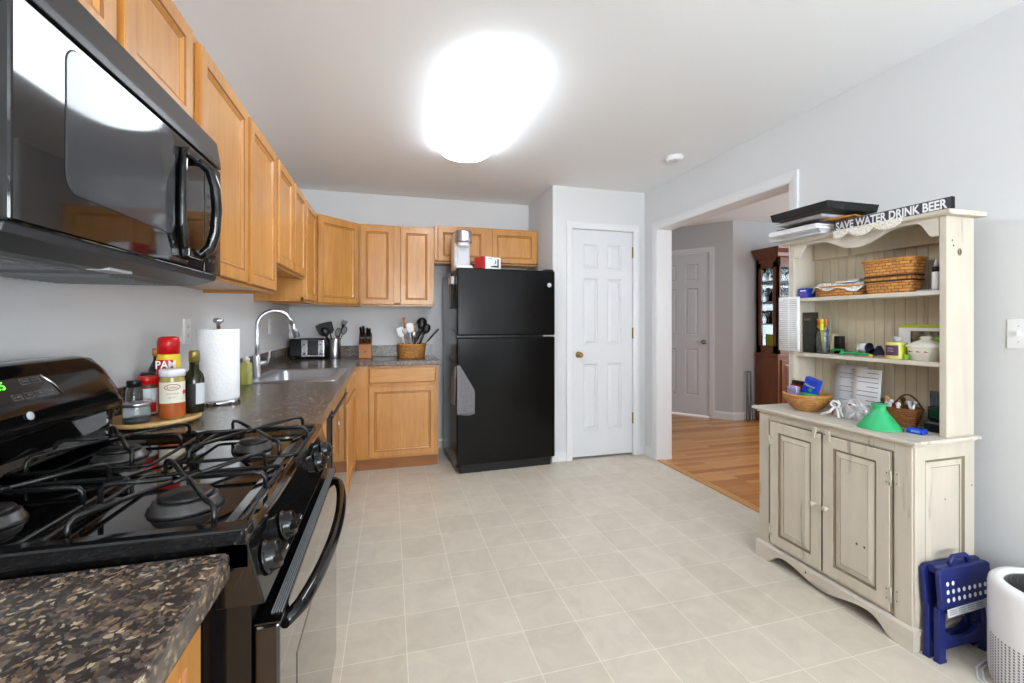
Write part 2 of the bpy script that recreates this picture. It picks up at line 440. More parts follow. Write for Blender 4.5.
    def build(self, name, mats, parent=None, loc=None, bevel=0, seg=2, solid=0, local=False, subsurf=0):
        if not isinstance(mats, (list, tuple)): mats = [mats]
        if parent is not None:
            off = Vector((0, 0, 0)) if local else root_of(parent).location
        elif loc is not None: off = Vector((0, 0, 0)) if local else Vector(loc)
        else:
            if self.bm.verts:
                xs = [q.co for q in self.bm.verts]
                off = Vector(((min(p.x for p in xs)+max(p.x for p in xs))/2, (min(p.y for p in xs)+max(p.y for p in xs))/2, min(p.z for p in xs)))
            else: off = Vector((0, 0, 0))
        bmesh.ops.translate(self.bm, verts=self.bm.verts, vec=-off)
        bmesh.ops.recalc_face_normals(self.bm, faces=self.bm.faces)
        me = bpy.data.meshes.new(name); self.bm.to_mesh(me); self.bm.free()
        for m in mats: me.materials.append(M[m])
        o = bpy.data.objects.new(name, me); COL.objects.link(o)
        if parent is not None: o.parent = parent
        elif loc is not None: o.location = loc
        else: o.location = off
        if solid:
            s = o.modifiers.new('s', 'SOLIDIFY'); s.thickness = solid; s.offset = 0
        if subsurf:
            s = o.modifiers.new('u', 'SUBSURF'); s.levels = subsurf; s.render_levels = subsurf
        if bevel:
            b = o.modifiers.new('b', 'BEVEL'); b.width = bevel; b.segments = seg; b.limit_method = 'ANGLE'; b.angle_limit = math.radians(35); b.harden_normals = False
        return o
def thing(name, label, cat, loc, rz=0, group=None):
    o = bpy.data.objects.new(name, None); COL.objects.link(o); o.empty_display_size = .05
    o.location = loc; o.rotation_euler = (0, 0, rz); o['label'] = label; o['category'] = cat
    if group: o['group'] = group
    return o
def tag(o, label, cat, group=None):
    o['label'] = label; o['category'] = cat
    if group: o['group'] = group
    return o
def struct(o): o['kind'] = 'structure'; return o
def box(*a): return MB().box(*a)
X, Y, Z = Vector((1, 0, 0)), Vector((0, 1, 0)), Vector((0, 0, 1))
def arc(c, r, a0, a1, n, pl='xz'):
    out = []
    for i in range(n+1):
        a = a0+(a1-a0)*i/n
        u, v_ = r*math.cos(a), r*math.sin(a)
        out.append({'xz': (c[0]+u, c[1], c[2]+v_), 'yz': (c[0], c[1]+u, c[2]+v_), 'xy': (c[0]+u, c[1]+v_, c[2])}[pl])
    return out

# ================================================================== THE ROOM
XL, XR, YB, YP, XP = -.885, 2.34, 4.45, 3.73, 1.41      # left wall, right wall, back wall, pantry front, pantry side
CZ, YR = 2.48, -2.35                                   # ceiling, rear wall
struct(box(XL-.1, YR-.1, -.12, 2.36, YB+.1, 0).build('floor', 'vinyl_tile', loc=(0, 0, 0)))
struct(box(2.36, -1.5, -.12, 6.6, 6.3, 0).build('floor', 'oak_plank', loc=(0, 0, 0)))
struct(box(2.335, 2.13, 0, 2.40, 3.53, .006).build('trim_1', 'floor_boarder', bevel=.002))
struct(box(XL-.1, YR-.1, CZ, XR+.07, YB+.1, CZ+.1).build('ceiling', 'ceiling', loc=(0, 0, CZ)))
struct(box(XR+.07, -1.6, 2.55, 6.7, 6.3, 2.65).build('ceiling', 'ceiling', loc=(4, 3, 2.55)))
struct(box(XL-.1, YR-.1, 0, XL, YB+.1, CZ).build('wall_left', 'wall'))
struct(box(XL, YB, 0, XP, YB+.1, CZ).build('wall_back', 'wall'))
# rear wall behind the camera; unseen window added to bring in light
o = MB().box(XL, YR-.1, 0, XR, YR, .7).box(XL, YR-.1, 2.2, XR, YR, CZ).box(XL, YR-.1, .7, -.1, YR, 2.2).box(1.9, YR-.1, .7, XR, YR, 2.2)
struct(o.build('wall_rear', 'wall'))
fr = MB()
for a, b in ((-.1, -.04), (.87, .93), (1.84, 1.9)): fr.box(a, YR-.09, .7, b, YR-.02, 2.2)
for a, b in ((.7, .76), (1.42, 1.46), (2.14, 2.2)): fr.box(-.1, YR-.09, a, 1.9, YR-.02, b)
wn = struct(fr.build('added_window', 'trim'))
box(-.04, YR-.07, .76, 1.84, YR-.066, 2.14).build('pane', 'glass_clear', wn)
# pantry block: side wall and front wall with the door opening
struct(box(XP, YP+.1, 0, XP+.1, YB+.1, CZ).build('wall_pantry_side', 'wall'))
D0, D1, DT = 1.60, 2.212, 2.10
o = MB().box(XP, YP, 0, D0-.012, YP+.1, CZ).box(D1+.012, YP, 0, XR, YP+.1, CZ).box(D0-.012, YP, DT+.012, D1+.012, YP+.1, CZ)
struct(o.build('wall_pantry_front', 'wall'))
struct(box(D0-.1, YP+.75, 0, XR, YP+.8, CZ).build('wall_pantry_inside', 'wall'))
# casing round the pantry door
def casing(mb, O, U, N, w_, h_, cw=.06, t=.018):
    """door casing: two legs and a head, profiled, around an opening w_ x h_ starting at O"""
    O, U, N = Vector(O), Vector(U), Vector(N)
    prof = [(0, 0), (0, t*.55), (cw*.2, t*.75), (cw*.75, t), (cw, t), (cw, 0)]
    def ring(f):
        return [mb.v(f(a, b)) for a, b in prof]
    A = ring(lambda a, b: O-U*a+N*b)
    B = ring(lambda a, b: O-U*a+Z*(h_+a)+N*b)
    C = ring(lambda a, b: O+U*(w_+a)+Z*(h_+a)+N*b)
    D = ring(lambda a, b: O+U*(w_+a)+N*b)
    for P_, Q in ((A, B), (B, C), (C, D)):
        for k in range(5): mb.f([P_[k], P_[k+1], Q[k+1], Q[k]])
        mb.f([P_[5], P_[0], Q[0], Q[5]])
    mb.f(A); mb.f(D)
c = MB(); casing(c, (D0-.004, YP, 0), X, -Y, D1-D0+.008, DT+.004)
c.box(D0-.012, YP, 0, D0-.003, YP+.1, DT+.012).box(D1+.003, YP, 0, D1+.012, YP+.1, DT+.012).box(D0-.012, YP, DT+.003, D1+.012, YP+.1, DT+.012)
struct(c.build('trim_2', 'trim'))
def six_panel(w_, h_):
    st = .115*w_/.62; mid = .10*w_/.62; pw = (w_-2*st-mid)/2
    k = h_/2.05
    xs = [0, st, st+pw, st+pw+mid, w_-st, w_]
    zs = [0, .235*k, .235*k+.60*k, .235*k+.60*k+.175*k, .235*k+.60*k+.175*k+.60*k, 1.61*k+.09*k, 1.61*k+.09*k+.22*k, h_]
    return xs, zs, {(i, j) for i in (1, 3) for j in (1, 3, 5)}
RAISE = [(.003, .006, 0), (.010, .013, 0), (.015, .013, 0), (.036, .003, 0)]
def knob(parent, c, N, m='brass', r=.026):
    N = Vector(N); c = Vector(c); q = N.to_track_quat('Z', 'Y').to_matrix().to_4x4()
    b = MB(); b.T = Matrix.Translation(c) @ q
    b.lathe([(.028, 0), (.030, .004), (.024, .008), (.010, .011), (.010, .030), (r*.8, .036), (r, .048), (r*.9, .060), (r*.5, .068), (0, .070)], (0, 0, 0), 20)
    return b.build('door_handle', m, parent)
xs, zs, pn = six_panel(D1-D0, DT-.02)
d = MB().cells((D0, YP+.045, .02), X, Z, -Y, xs, zs, .035, pn, RAISE).build('door_1', 'door_white', loc=(D0, YP+.045, .02)); struct(d)
knob(d, (D0+.062, YP+.010, .955), (0, -1, 0))
for zz in (.30, 1.10, 1.86):
    MB().box(D1-.002, YP-.008, zz, D1+.016, YP+.012, zz+.1).cyl((D1+.004, YP-.004, zz-.002), .006, .104).build('hinge', 'brass', d)
# right wall with wide cased opening to the dining room
OY0, OY1, OZ = 2.13, 3.53, 2.105
WT = .14
o = MB().box(XR, YR-.1, 0, XR+WT, OY0, 2.55).box(XR, OY1, 0, XR+WT, YP+.12, 2.55).box(XR, OY0, OZ, XR+WT, OY1, 2.55)
struct(o.build('wall_right', 'wall'))
o = MB().box(XR, OY1-.012, 0, XR+WT, OY1, OZ).box(XR, OY0, 0, XR+WT, OY0+.012, OZ).box(XR, OY0, OZ-.012, XR+WT, OY1, OZ)
casing(o, (XR, OY1-.010, 0), -Y, -X, OY1-OY0-.02, OZ-.010, .062, .016)
casing(o, (XR+WT, OY0+.010, 0), Y, X, OY1-OY0-.02, OZ-.010, .062, .016)
struct(o.build('trim_3', 'trim'))
# baseboards of the kitchen
def base(name, a, b, N, h_=.085, t=.013):
    a, b, N = Vector((*a, 0)), Vector((*b, 0)), Vector((*N, 0)).normalized()
    mb = MB(); prof = [(0, 0), (t, 0), (t, h_*.78), (t*.45, h_*.92), (t*.3, h_), (0, h_)]
    A = [mb.v(a+N*p+Z*q) for p, q in prof]; B = [mb.v(b+N*p+Z*q) for p, q in prof]
    for k in range(6): mb.f([A[k], A[(k+1) % 6], B[(k+1) % 6], B[k]])
    mb.f(A); mb.f(B)
    return struct(mb.build(name, 'trim'))
base('baseboard_back', (.42, YB), (XP, YB), (0, -1))
base('baseboard_pantry', (XP, YB), (XP, YP), (-1, 0))
base('baseboard_pantry_left', (XP-.013, YP), (D0-.066, YP), (0, -1))
base('baseboard_pantry_right', (D1+.068, YP), (XR, YP), (0, -1))
base('baseboard_corner', (XR, YP), (XR, OY1+.054), (-1, 0))
base('baseboard_right', (XR, OY0-.054), (XR, YR), (-1, 0))
base('baseboard_rear', (XR, YR), (XL, YR), (0, 1))
# ---- dining room shell
C0 = Vector((4.224, 4.70, 0)); dd = Vector((-.62, .78, 0)).normalized(); nd = Vector((-dd.y, dd.x, 0)); nd = nd if nd.y < 0 else -nd
h2 = 2.55
def wallq(name, a, b, N, t=.1, m='wall_dining', z0=0, z1=h2):
    a, b, N = Vector(a), Vector(b), Vector(N)
    mb = MB()
    P = [mb.v(p) for p in (a+Z*z0, b+Z*z0, b-N*t+Z*z0, a-N*t+Z*z0, a+Z*z1, b+Z*z1, b-N*t+Z*z1, a-N*t+Z*z1)]
    for q in ((0,3,2,1),(4,5,6,7),(0,1,5,4),(1,2,6,5),(2,3,7,6),(3,0,4,7)): mb.f([P[i] for i in q])
    return mb
s0, s1, dh = .288, 1.01, 2.17
mb = MB()
def seg(a, b, z0, z1):
    a, b = C0+dd*a, C0+dd*b
    P = [mb.v(p) for p in (a+Z*z0, b+Z*z0, b-nd*.1+Z*z0, a-nd*.1+Z*z0, a+Z*z1, b+Z*z1, b-nd*.1+Z*z1, a-nd*.1+Z*z1)]
    for q in ((0,3,2,1),(4,5,6,7),(0,1,5,4),(1,2,6,5),(2,3,7,6),(3,0,4,7)): mb.f([P[i] for i in q])
seg(0, s0-.01, 0, h2); seg(s1+.01, 1.75, 0, h2); seg(s0-.01, s1+.01, dh+.01, h2)
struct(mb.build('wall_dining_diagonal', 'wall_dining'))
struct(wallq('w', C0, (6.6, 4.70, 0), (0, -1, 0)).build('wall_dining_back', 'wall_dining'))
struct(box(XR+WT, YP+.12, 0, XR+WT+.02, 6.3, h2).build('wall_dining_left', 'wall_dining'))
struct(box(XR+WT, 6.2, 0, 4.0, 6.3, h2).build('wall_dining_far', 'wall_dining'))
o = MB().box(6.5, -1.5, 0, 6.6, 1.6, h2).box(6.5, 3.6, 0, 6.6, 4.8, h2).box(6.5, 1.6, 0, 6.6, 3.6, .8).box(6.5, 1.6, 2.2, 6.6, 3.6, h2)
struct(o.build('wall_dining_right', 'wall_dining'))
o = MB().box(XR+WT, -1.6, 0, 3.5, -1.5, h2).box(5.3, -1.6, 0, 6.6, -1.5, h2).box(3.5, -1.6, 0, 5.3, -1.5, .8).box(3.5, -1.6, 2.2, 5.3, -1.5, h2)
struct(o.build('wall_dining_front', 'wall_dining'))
fr = MB()
for a, b in ((1.6, 1.66), (2.57, 2.63), (3.54, 3.6)): fr.box(6.52, a, .8, 6.58, b, 2.2)
for a, b in ((.8, .86), (1.48, 1.52), (2.14, 2.2)): fr.box(6.52, 1.6, a, 6.58, 3.6, b)
wn = struct(fr.build('window_2', 'trim')); box(6.545, 1.66, .86, 6.55, 3.54, 2.14).build('pane', 'glass_clear', wn)
fr = MB()
for a, b in ((3.5, 3.56), (4.37, 4.43), (5.24, 5.3)): fr.box(a, -1.58, .8, b, -1.52, 2.2)
for a, b in ((.8, .86), (1.48, 1.52), (2.14, 2.2)): fr.box(3.5, -1.58, a, 5.3, -1.52, b)
wn = struct(fr.build('window_3', 'trim')); box(3.56, -1.555, .86, 5.24, -1.55, 2.14).build('pane', 'glass_clear', wn)
# diagonal closet door
o = MB(); casing(o, C0+dd*(s1+.004), -dd, nd, s1-s0+.008, dh+.004, .065, .018); struct(o.build('trim_4', 'trim'))
xs, zs, pn = six_panel(s1-s0, dh-.02)
o_ = C0+dd*s1-nd*.045+Z*.02
d = MB().cells(o_, -dd, Z, nd, xs, zs, .035, pn, RAISE).build('door_2', 'door_white', loc=tuple(o_)); struct(d)
knob(d, C0+dd*(s0+.062)-nd*.010+Z*.99, nd)
for zz in (.25, 1.08, 1.9):
    p = C0+dd*(s1-.002)
    MB().cyl((p.x+nd.x*.002, p.y+nd.y*.002, zz), .006, .09).build('hinge', 'brass', d)
base('baseboard_dining_diagonal', (C0+dd*(s0-.07)).to_2d(), C0.to_2d(), nd.to_2d(), .1)
base('baseboard_dining_back', C0.to_2d(), (6.5, 4.70), (0, -1), .1)
base('baseboard_dining_left', (XR+WT+.02, 6.2), (XR+WT+.02, YP+.1), (1, 0), .1)

# ceiling fixture: puffy wraparound diffuser
t = thing('ceiling_light', 'white puffy acrylic fluorescent fixture glowing on the kitchen ceiling', 'ceiling light', (.5, 2.5, CZ))
b = MB(); n = 28; m_ = 14; L0, L1 = 1.92, 3.22
def cl(u, v_):
    s = 2*u-1; e = max(0, 1-abs(s)**4)**.5
    a = PI*v_; wd = .082+.118*e
    return (.505+wd*math.cos(a)*(1 if abs(math.cos(a)) > 0 else 1), L0+(L1-L0)*u, CZ-.012-.105*(e**.8)*math.sin(a)**.75 - .002)
b.grid(cl, n, m_)
b.build('diffuser', 'lamp_white', t)
box(.36, L0+.16, CZ-.014, .65, L1-.16, CZ).build('backing', 'white_plastic', t)
# smoke detector
t = thing('smoke_detector', 'small round white smoke detector on the ceiling near the opening', 'smoke detector', (2.04, 2.85, CZ))
MB().lathe([(.045, -.034), (.058, -.03), (.064, -.012), (.064, 0)], (2.04, 2.85, CZ), 28).build('cover', 'white_plastic', t)
MB().lathe([(.012, -.042), (.02, -.040), (.022, -.034)], (2.04, 2.85, CZ), 16).build('test_button', 'light_grey', t)

# wall plates
def plate(name, label, cat, O, U, N, kind, group=None):
    O, U, N = Vector(O), Vector(U), Vector(N)
    t = thing(name, label, cat, tuple(O), 0, group)
    b = MB().panel(O-U*.036-Z*.058, U, Z, N, .072, .116, .006, [(0, .003, 0), (.004, 0, 0)]); b.build('cover_plate', 'white_plastic', t)
    b = MB()
    if kind == 'outlet':
        for dz in (-.02, .02):
            b.panel(O-U*.014+Z*(dz-.015)+N*.004, U, Z, N, .028, .03, .004, [(.003, 0, 0)])
            b2 = MB()
            for k in (-.006, .006): b2.panel(O+U*(k-.001)+Z*(dz-.005)+N*.006, U, Z, N, .002, .01, .0025, [(0, 0, 0)])
            b2.build('slots', 'dark_grey', t)
        b.build('sockets', 'cream_plastic', t)
    else:
        b.panel(O-U*.005-Z*.008+N*.004, U, Z, N, .010, .02, .014, [(.002, 0, 0)]); b.build('toggle', 'white_plastic', t)
        for dz in (-.03, .03): MB().panel(O-U*.003+Z*(dz-.003)+N*.004, U, Z, N, .006, .006, .003, [(.001, 0, 0)]).build('screw', 'light_grey', t)
    return t
plate('wall_outlet', 'white wall outlet above the counter, left of the paper towel roll', 'outlet', (XL, 2.32, 1.21), Y, X, 'outlet')
plate('wall_outlet', 'white wall outlet seen behind the curved neck of the faucet', 'outlet', (XL, 3.76, 1.22), Y, X, 'outlet')
plate('light_switch', 'white light switch on the wall right of the hutch', 'switch', (XR, 1.125, 1.205), Y, -X, 'switch')

# ================================================================== CABINETS
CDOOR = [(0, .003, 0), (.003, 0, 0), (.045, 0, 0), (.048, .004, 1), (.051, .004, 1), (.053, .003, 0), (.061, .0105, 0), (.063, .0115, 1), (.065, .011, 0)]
CDRAW = [(0, .006, 0), (.010, 0, 0)]
def wall_cab(label, x0, y0, z0, x1, y1, z1, face, doors, group=None):
    """face 'x' opens towards +X, 'y' opens towards -Y; doors = list of (a0,a1,b0,b1) world spans"""
    t = thing('wall_cabinet', label, 'cabinet', ((x0+x1)/2, (y0+y1)/2, z0), 0, group)
    b = MB().box(x0, y0, z0+.012, x1, y1, z1)
    # sides drop a little below the recessed bottom
    if face == 'x': b.box(x1-.02, y0, z0, x1, y1, z0+.03); b.box(x0, y0, z0, x1, y0+.012, z0+.012); b.box(x0, y1-.012, z0, x1, y1, z0+.012)
    else: b.box(x0, y0, z0, x1, y0+.02, z0+.03); b.box(x0, y0, z0, x0+.012, y1, z0+.012); b.box(x1-.012, y0, z0, x1, y1, z0+.012)
    b.build('carcass', 'maple', t, bevel=.0015, seg=1)
    for a0, a1, c0, c1 in doors:
        if face == 'x': d = MB().panel((x1+.001, a0, c0), Y, Z, X, a1-a0, c1-c0, .019, CDOOR)
        else: d = MB().panel((a0, y0-.001, c0), X, Z, -Y, a1-a0, c1-c0, .019, CDOOR)
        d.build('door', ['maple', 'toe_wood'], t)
    return t
FX = -.575
wall_cab('honey maple cabinet directly above the black microwave', XL, .74, 1.80, FX, 1.525, 2.125, 'x', [(.765, 1.125, 1.815, 2.105), (1.155, 1.500, 1.815, 2.105)])
wall_cab('tall maple wall cabinet with two doors right beside the microwave', XL, 1.528, 1.395, FX, 2.515, 2.125, 'x', [(1.562, 2.028, 1.41, 2.105), (2.072, 2.498, 1.41, 2.105)])
wall_cab('shorter maple wall cabinet raised above the kitchen sink', XL, 2.518, 1.545, FX, 3.338, 2.125, 'x', [(2.551, 2.914, 1.56, 2.105), (2.970, 3.315, 1.56, 2.105)])
wall_cab('narrow single door maple wall cabinet beside the angled corner one', XL, 3.341, 1.395, FX, 3.815, 2.125, 'x', [(3.36, 3.77, 1.41, 2.105)])
# diagonal corner
t = thing('corner_cabinet', 'angled maple corner wall cabinet with a wide single door', 'cabinet', (-.75, 4.3, 1.395))
PA, PB = Vector((FX, 3.818, 0)), Vector((-.268, 4.14, 0))
MB().prism([(XL, 3.818), (PA.x, PA.y), (PB.x, PB.y), (-.268, YB), (XL, YB)], 'z', 1.395, 2.125).build('carcass', 'maple', t, bevel=.0015, seg=1)
u = (PB-PA).normalized(); n_ = Vector((u.y, -u.x, 0)); L = (PB-PA).length
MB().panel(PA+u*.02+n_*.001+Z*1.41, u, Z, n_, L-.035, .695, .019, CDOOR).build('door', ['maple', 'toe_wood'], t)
wall_cab('maple wall cabinet with two tall doors above the knife block and utensil basket', -.265, 4.14, 1.395, .395, YB, 2.125, 'y', [(-.248, .035, 1.41, 2.105), (.095, .378, 1.41, 2.105)])
wall_cab('short wide maple cabinet hanging over the black refrigerator', .398, 4.14, 1.80, 1.407, YB, 2.15, 'y', [(.43, .88, 1.818, 2.13), (.945, 1.385, 1.818, 2.13)])

CT = .925; CB = .885   # worktop top / bottom
def edgeX(y): return -.212-.0118*(y-.5)
# near cabinet (left of the range) and its worktop
t = thing('base_cabinet', 'maple base cabinet nearest the camera, left of the gas range', 'cabinet', (-.55, .1, 0))
MB().box(XL+.003, -.60, .1, -.262, .710, CB).box(XL+.003, -.60, 0, -.33, .710, .1).build('carcass', 'maple', t)
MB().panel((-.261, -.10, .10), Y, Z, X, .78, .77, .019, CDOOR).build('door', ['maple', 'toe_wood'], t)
o = MB().prism([(XL, -.6), (-.212, -.6), (-.218, .714), (XL, .714)], 'z', CB, CT).build('worktop', 'laminate', bevel=.006, seg=3)
tag(o, 'short dark speckled worktop in the foreground beside the gas range', 'worktop')
MB().box(XL, -.6, CT, XL+.018, .714, CT+.10).build('backsplash', 'laminate', o, bevel=.003)

# L shaped worktop with sink cut-out
SX0, SX1, SY0, SY1 = -.735, -.315, 2.66, 3.30
yF, xE = 3.865, .425
def wt(z0, z1):
    mb = MB()
    def slab(p): mb.prism(p, 'z', z0, z1)
    return mb, slab
mb = MB()
outer = [(edgeX(1.475), 1.475), (edgeX(3.83), yF-.02), (edgeX(3.83)+.02, yF), (xE, yF), (xE, YB), (XL, YB), (XL, 1.475)]
hole = [(SX0, SY0), (SX1, SY0), (SX1, SY1), (SX0, SY1)]
def cap(z, flip):
    O = [mb.v((*p, z)) for p in outer]; H = [mb.v((*p, z)) for p in hole]
    F = [[O[0], H[1], H[2], O[1]], [O[0], O[6], H[0], H[1]], [O[6], O[5], H[3], H[0]], [O[5], O[1], H[2], H[3]], [O[5], O[4], O[2], O[1]], [O[4], O[3], O[2]]]
    for q in F: mb.f(q)
    return O, H
O1, H1 = cap(CB, True); O2, H2 = cap(CT, False)
for k in range(7): mb.f([O1[k], O1[(k+1) % 7], O2[(k+1) % 7], O2[k]])
for k in range(4): mb.f([H1[k], H1[(k+1) % 4], H2[(k+1) % 4], H2[k]])
wtop = mb.build('worktop', 'laminate', bevel=.005, seg=3)
tag(wtop, 'long dark speckled L-shaped worktop around the sink and back corner', 'worktop')
mb = MB().box(XL, 1.475, CT, XL+.018, YB, CT+.105).box(XL+.018, YB-.018, CT, .40, YB, CT+.105)
mb.build('backsplash', 'laminate', wtop, bevel=.003)

# base cabinets of the left run
t = thing('base_cabinet', 'slim maple base cabinet between the gas range and the dishwasher', 'cabinet', (-.55, 1.9, 0))
MB().box(XL+.003, 1.478, .1, -.265, 1.965, CB).box(XL+.003, 1.478, 0, -.34, 1.965, .1).build('carcass', 'maple', t)
MB().panel((-.264, 1.50, .725), Y, Z, X, .45, .135, .016, CDRAW).build('drawer', 'maple_y', t)
MB().panel((-.264, 1.50, .11), Y, Z, X, .45, .60, .016, CDOOR).build('door', ['maple', 'toe_wood'], t)
t = thing('dishwasher', 'glossy black built-in dishwasher under the counter by the sink', 'dishwasher', (-.55, 2.65, 0))
MB().box(XL+.003, 1.970, .02, -.285, 2.975, .735).box(-.33, 1.970, .735, -.285, 2.975, CB).build('tub', 'black_matte', t)
MB().box(-.283, 1.972, .10, -.268, 2.262, .87).build('dark_strip_panel', 'black_matte', t)  # stand-in panel for the dark strip beside the door, not a known part
MB().box(-.283, 2.268, .11, -.262, 2.972, .790).build('door', 'dark_glass', t, bevel=.003)
MB().box(-.283, 2.268, .815, -.262, 2.972, .876).build('control_panel', 'black_gloss', t, bevel=.003)
MB().box(-.280, 2.268, .797, -.255, 2.972, .810).build('handle', 'dark_grey', t, bevel=.004)
q = MB(); q.T = Matrix.Translation(Vector((-.262, 2.54, .705))) @ Matrix.Rotation(PI/2, 4, 'Y')
q.lathe([(.020, 0), (.018, .003), (.012, .004), (0, .003)], (0, 0, 0), 20).build('round_badge', 'chrome', t)
MB().box(-.33, 1.972, .0, -.30, 2.972, .095).build('toe_panel', 'black_matte', t)
t = thing('sink_base_cabinet', 'maple base cabinet at the inside corner beside the dishwasher', 'cabinet', (-.55, 3.5, 0))
MB().box(XL+.003, 2.98, .1, -.284, YB-.003, CB-.20).box(XL+.003, 3.35, .6, -.284, YB-.003, CB).box(-.30, 2.98, .6, -.284, 3.4, CB).box(XL+.003, 2.98, 0, -.364, YB-.003, .1).build('carcass', 'maple', t)
MB().panel((-.281, 3.06, .735), Y, Z, X, .71, .128, .018, CDRAW).build('false_drawer', 'maple_y', t)
MB().panel((-.281, 3.06, .112), Y, Z, X, .71, .60, .018, CDOOR).build('door', ['maple', 'toe_wood'], t)
t = thing('base_cabinet', 'maple base cabinet with one drawer and door, left of the refrigerator', 'cabinet', (.07, 4.1, 0))
MB().box(-.281, 3.90, .1, .41, YB-.003, CB).build('carcass', 'maple', t)
MB().box(-.281, 3.935, 0, .41, YB-.003, .1).build('plinth', 'toe_wood', t)
MB().panel((-.168, 3.899, .735), X, Z, -Y, .556, .128, .018, CDRAW).build('drawer', 'maple_x', t, bevel=0)
MB().panel((-.168, 3.899, .118), X, Z, -Y, .556, .592, .018, CDOOR).build('door', ['maple', 'toe_wood'], t)

# ---- sink and faucet
t = thing('sink', 'stainless steel drop-in kitchen sink set into the worktop', 'sink', (-.525, 2.98, CT))
mb = MB()
def rr(x0, y0, x1, y1, r, n=6):
    pts = []
    for cx, cy, a in ((x1-r, y1-r, 0), (x0+r, y1-r, PI/2), (x0+r, y0+r, PI), (x1-r, y0+r, 1.5*PI)):
        for i in range(n+1): pts.append((cx+r*math.cos(a+PI/2*i/n), cy+r*math.sin(a+PI/2*i/n)))
    return pts
secs = [((-.765, 2.63, -.285, 3.325, .04), CT+.0005), ((-.762, 2.633, -.288, 3.322, .04), CT+.005), ((-.70, 2.69, -.335, 3.27, .05), CT+.006), ((-.695, 2.695, -.34, 3.265, .05), CT-.002), ((-.685, 2.71, -.35, 3.25, .06), CT-.16), ((-.64, 2.76, -.40, 3.20, .06), CT-.18)]
rings = [[mb.v((p[0], p[1], z)) for p in rr(*s)] for s, z in secs]
for A, B in zip(rings, rings[1:]):
    for k in range(len(A)): mb.f([A[k], A[(k+1) % len(A)], B[(k+1) % len(A)], B[k]], 0, True)
mb.f(rings[-1])
mb.build('basin', 'basin_steel', t)
MB().lathe([(.0, .003), (.03, .003), (.045, .006), (.048, 0)], (-.52, 2.98, CT-.18), 20).build('drain', 'chrome', t)
fx, fy = -.748, 2.895
t = thing('faucet', 'brushed steel gooseneck faucet arching over the sink', 'faucet', (fx, fy, CT+.006))
MB().lathe([(.027, 0), (.027, .006), (.021, .012), (.019, .12), (.016, .135)], (fx, fy, CT+.006), 20).build('body', 'steel', t)
R = .095; dx, dy = .93, .36
pts = [(fx, fy, CT+.12), (fx, fy, CT+.20), (fx, fy, CT+.30)]
for i in range(0, 13):
    a = PI-PI*i/12*.93
    q = R+R*math.cos(a); pts.append((fx+q*dx, fy+q*dy*.9, CT+.30+R*math.sin(a)))
MB().tube(pts, .0125, 12).build('neck', 'steel', t)
e = Vector(pts[-1]); dv = (Vector(pts[-1])-Vector(pts[-2])).normalized()
MB().tube([e-dv*.005, e+dv*.03, e+dv*.09], [.014, .0165, .019], 14).build('spray_head', 'steel', t)
MB().tube([(fx+.0, fy+.0, CT+.085), (fx+.045, fy+.03, CT+.085)], .0135, 12).tube([(fx+.045, fy+.03, CT+.083), (fx+.056, fy+.036, CT+.12), (fx+.058, fy+.038, CT+.165)], [.008, .0065, .005], 8).build('lever', 'steel', t)

# ================================================================== GAS RANGE
G0, G1 = .722, 1.467
t = thing('gas_range', 'glossy black four burner gas range with wire grates', 'stove', (-.55, 1.085, 0))
MB().box(XL+.02, G0+.004, .03, -.195, G1-.004, .90).build('body', 'black_enamel', t)
# cooktop: raised rim round a sunken pan
mb = MB()
x0, x1 = -.80, -.198
secs = [((x0, G0, x1, G1), .895), ((x0, G0, x1, G1), .934), ((x0+.003, G0+.006, x1-.008, G1-.006), .940), ((x0+.004, G0+.032, x1-.016, G1-.032), .940), ((x0+.006, G0+.040, x1-.024, G1-.040), .932), ((x0+.02, G0+.055, x1-.06, G1-.055), .926)]
rings = [[mb.v((*p, z)) for p in ((a, b), (c_, b), (c_, d_), (a, d_))] for (a, b, c_, d_), z in secs]
mb.f(rings[0][::-1])
for A, B in zip(rings, rings[1:]):
    for k in range(4): mb.f([A[k], A[(k+1) % 4], B[(k+1) % 4], B[k]])
mb.f(rings[-1])
mb.build('cooktop', 'black_gloss', t, bevel=.003)
MB().prism([(G0-.001, .928), (G0-.001, .951), (G0+.006, .955), (G0+.026, .954), (G0+.034, .940), (G0+.034, .928)], 'x', x0, x1-.001).build('side_rim', 'black_enamel', t, bevel=.002)
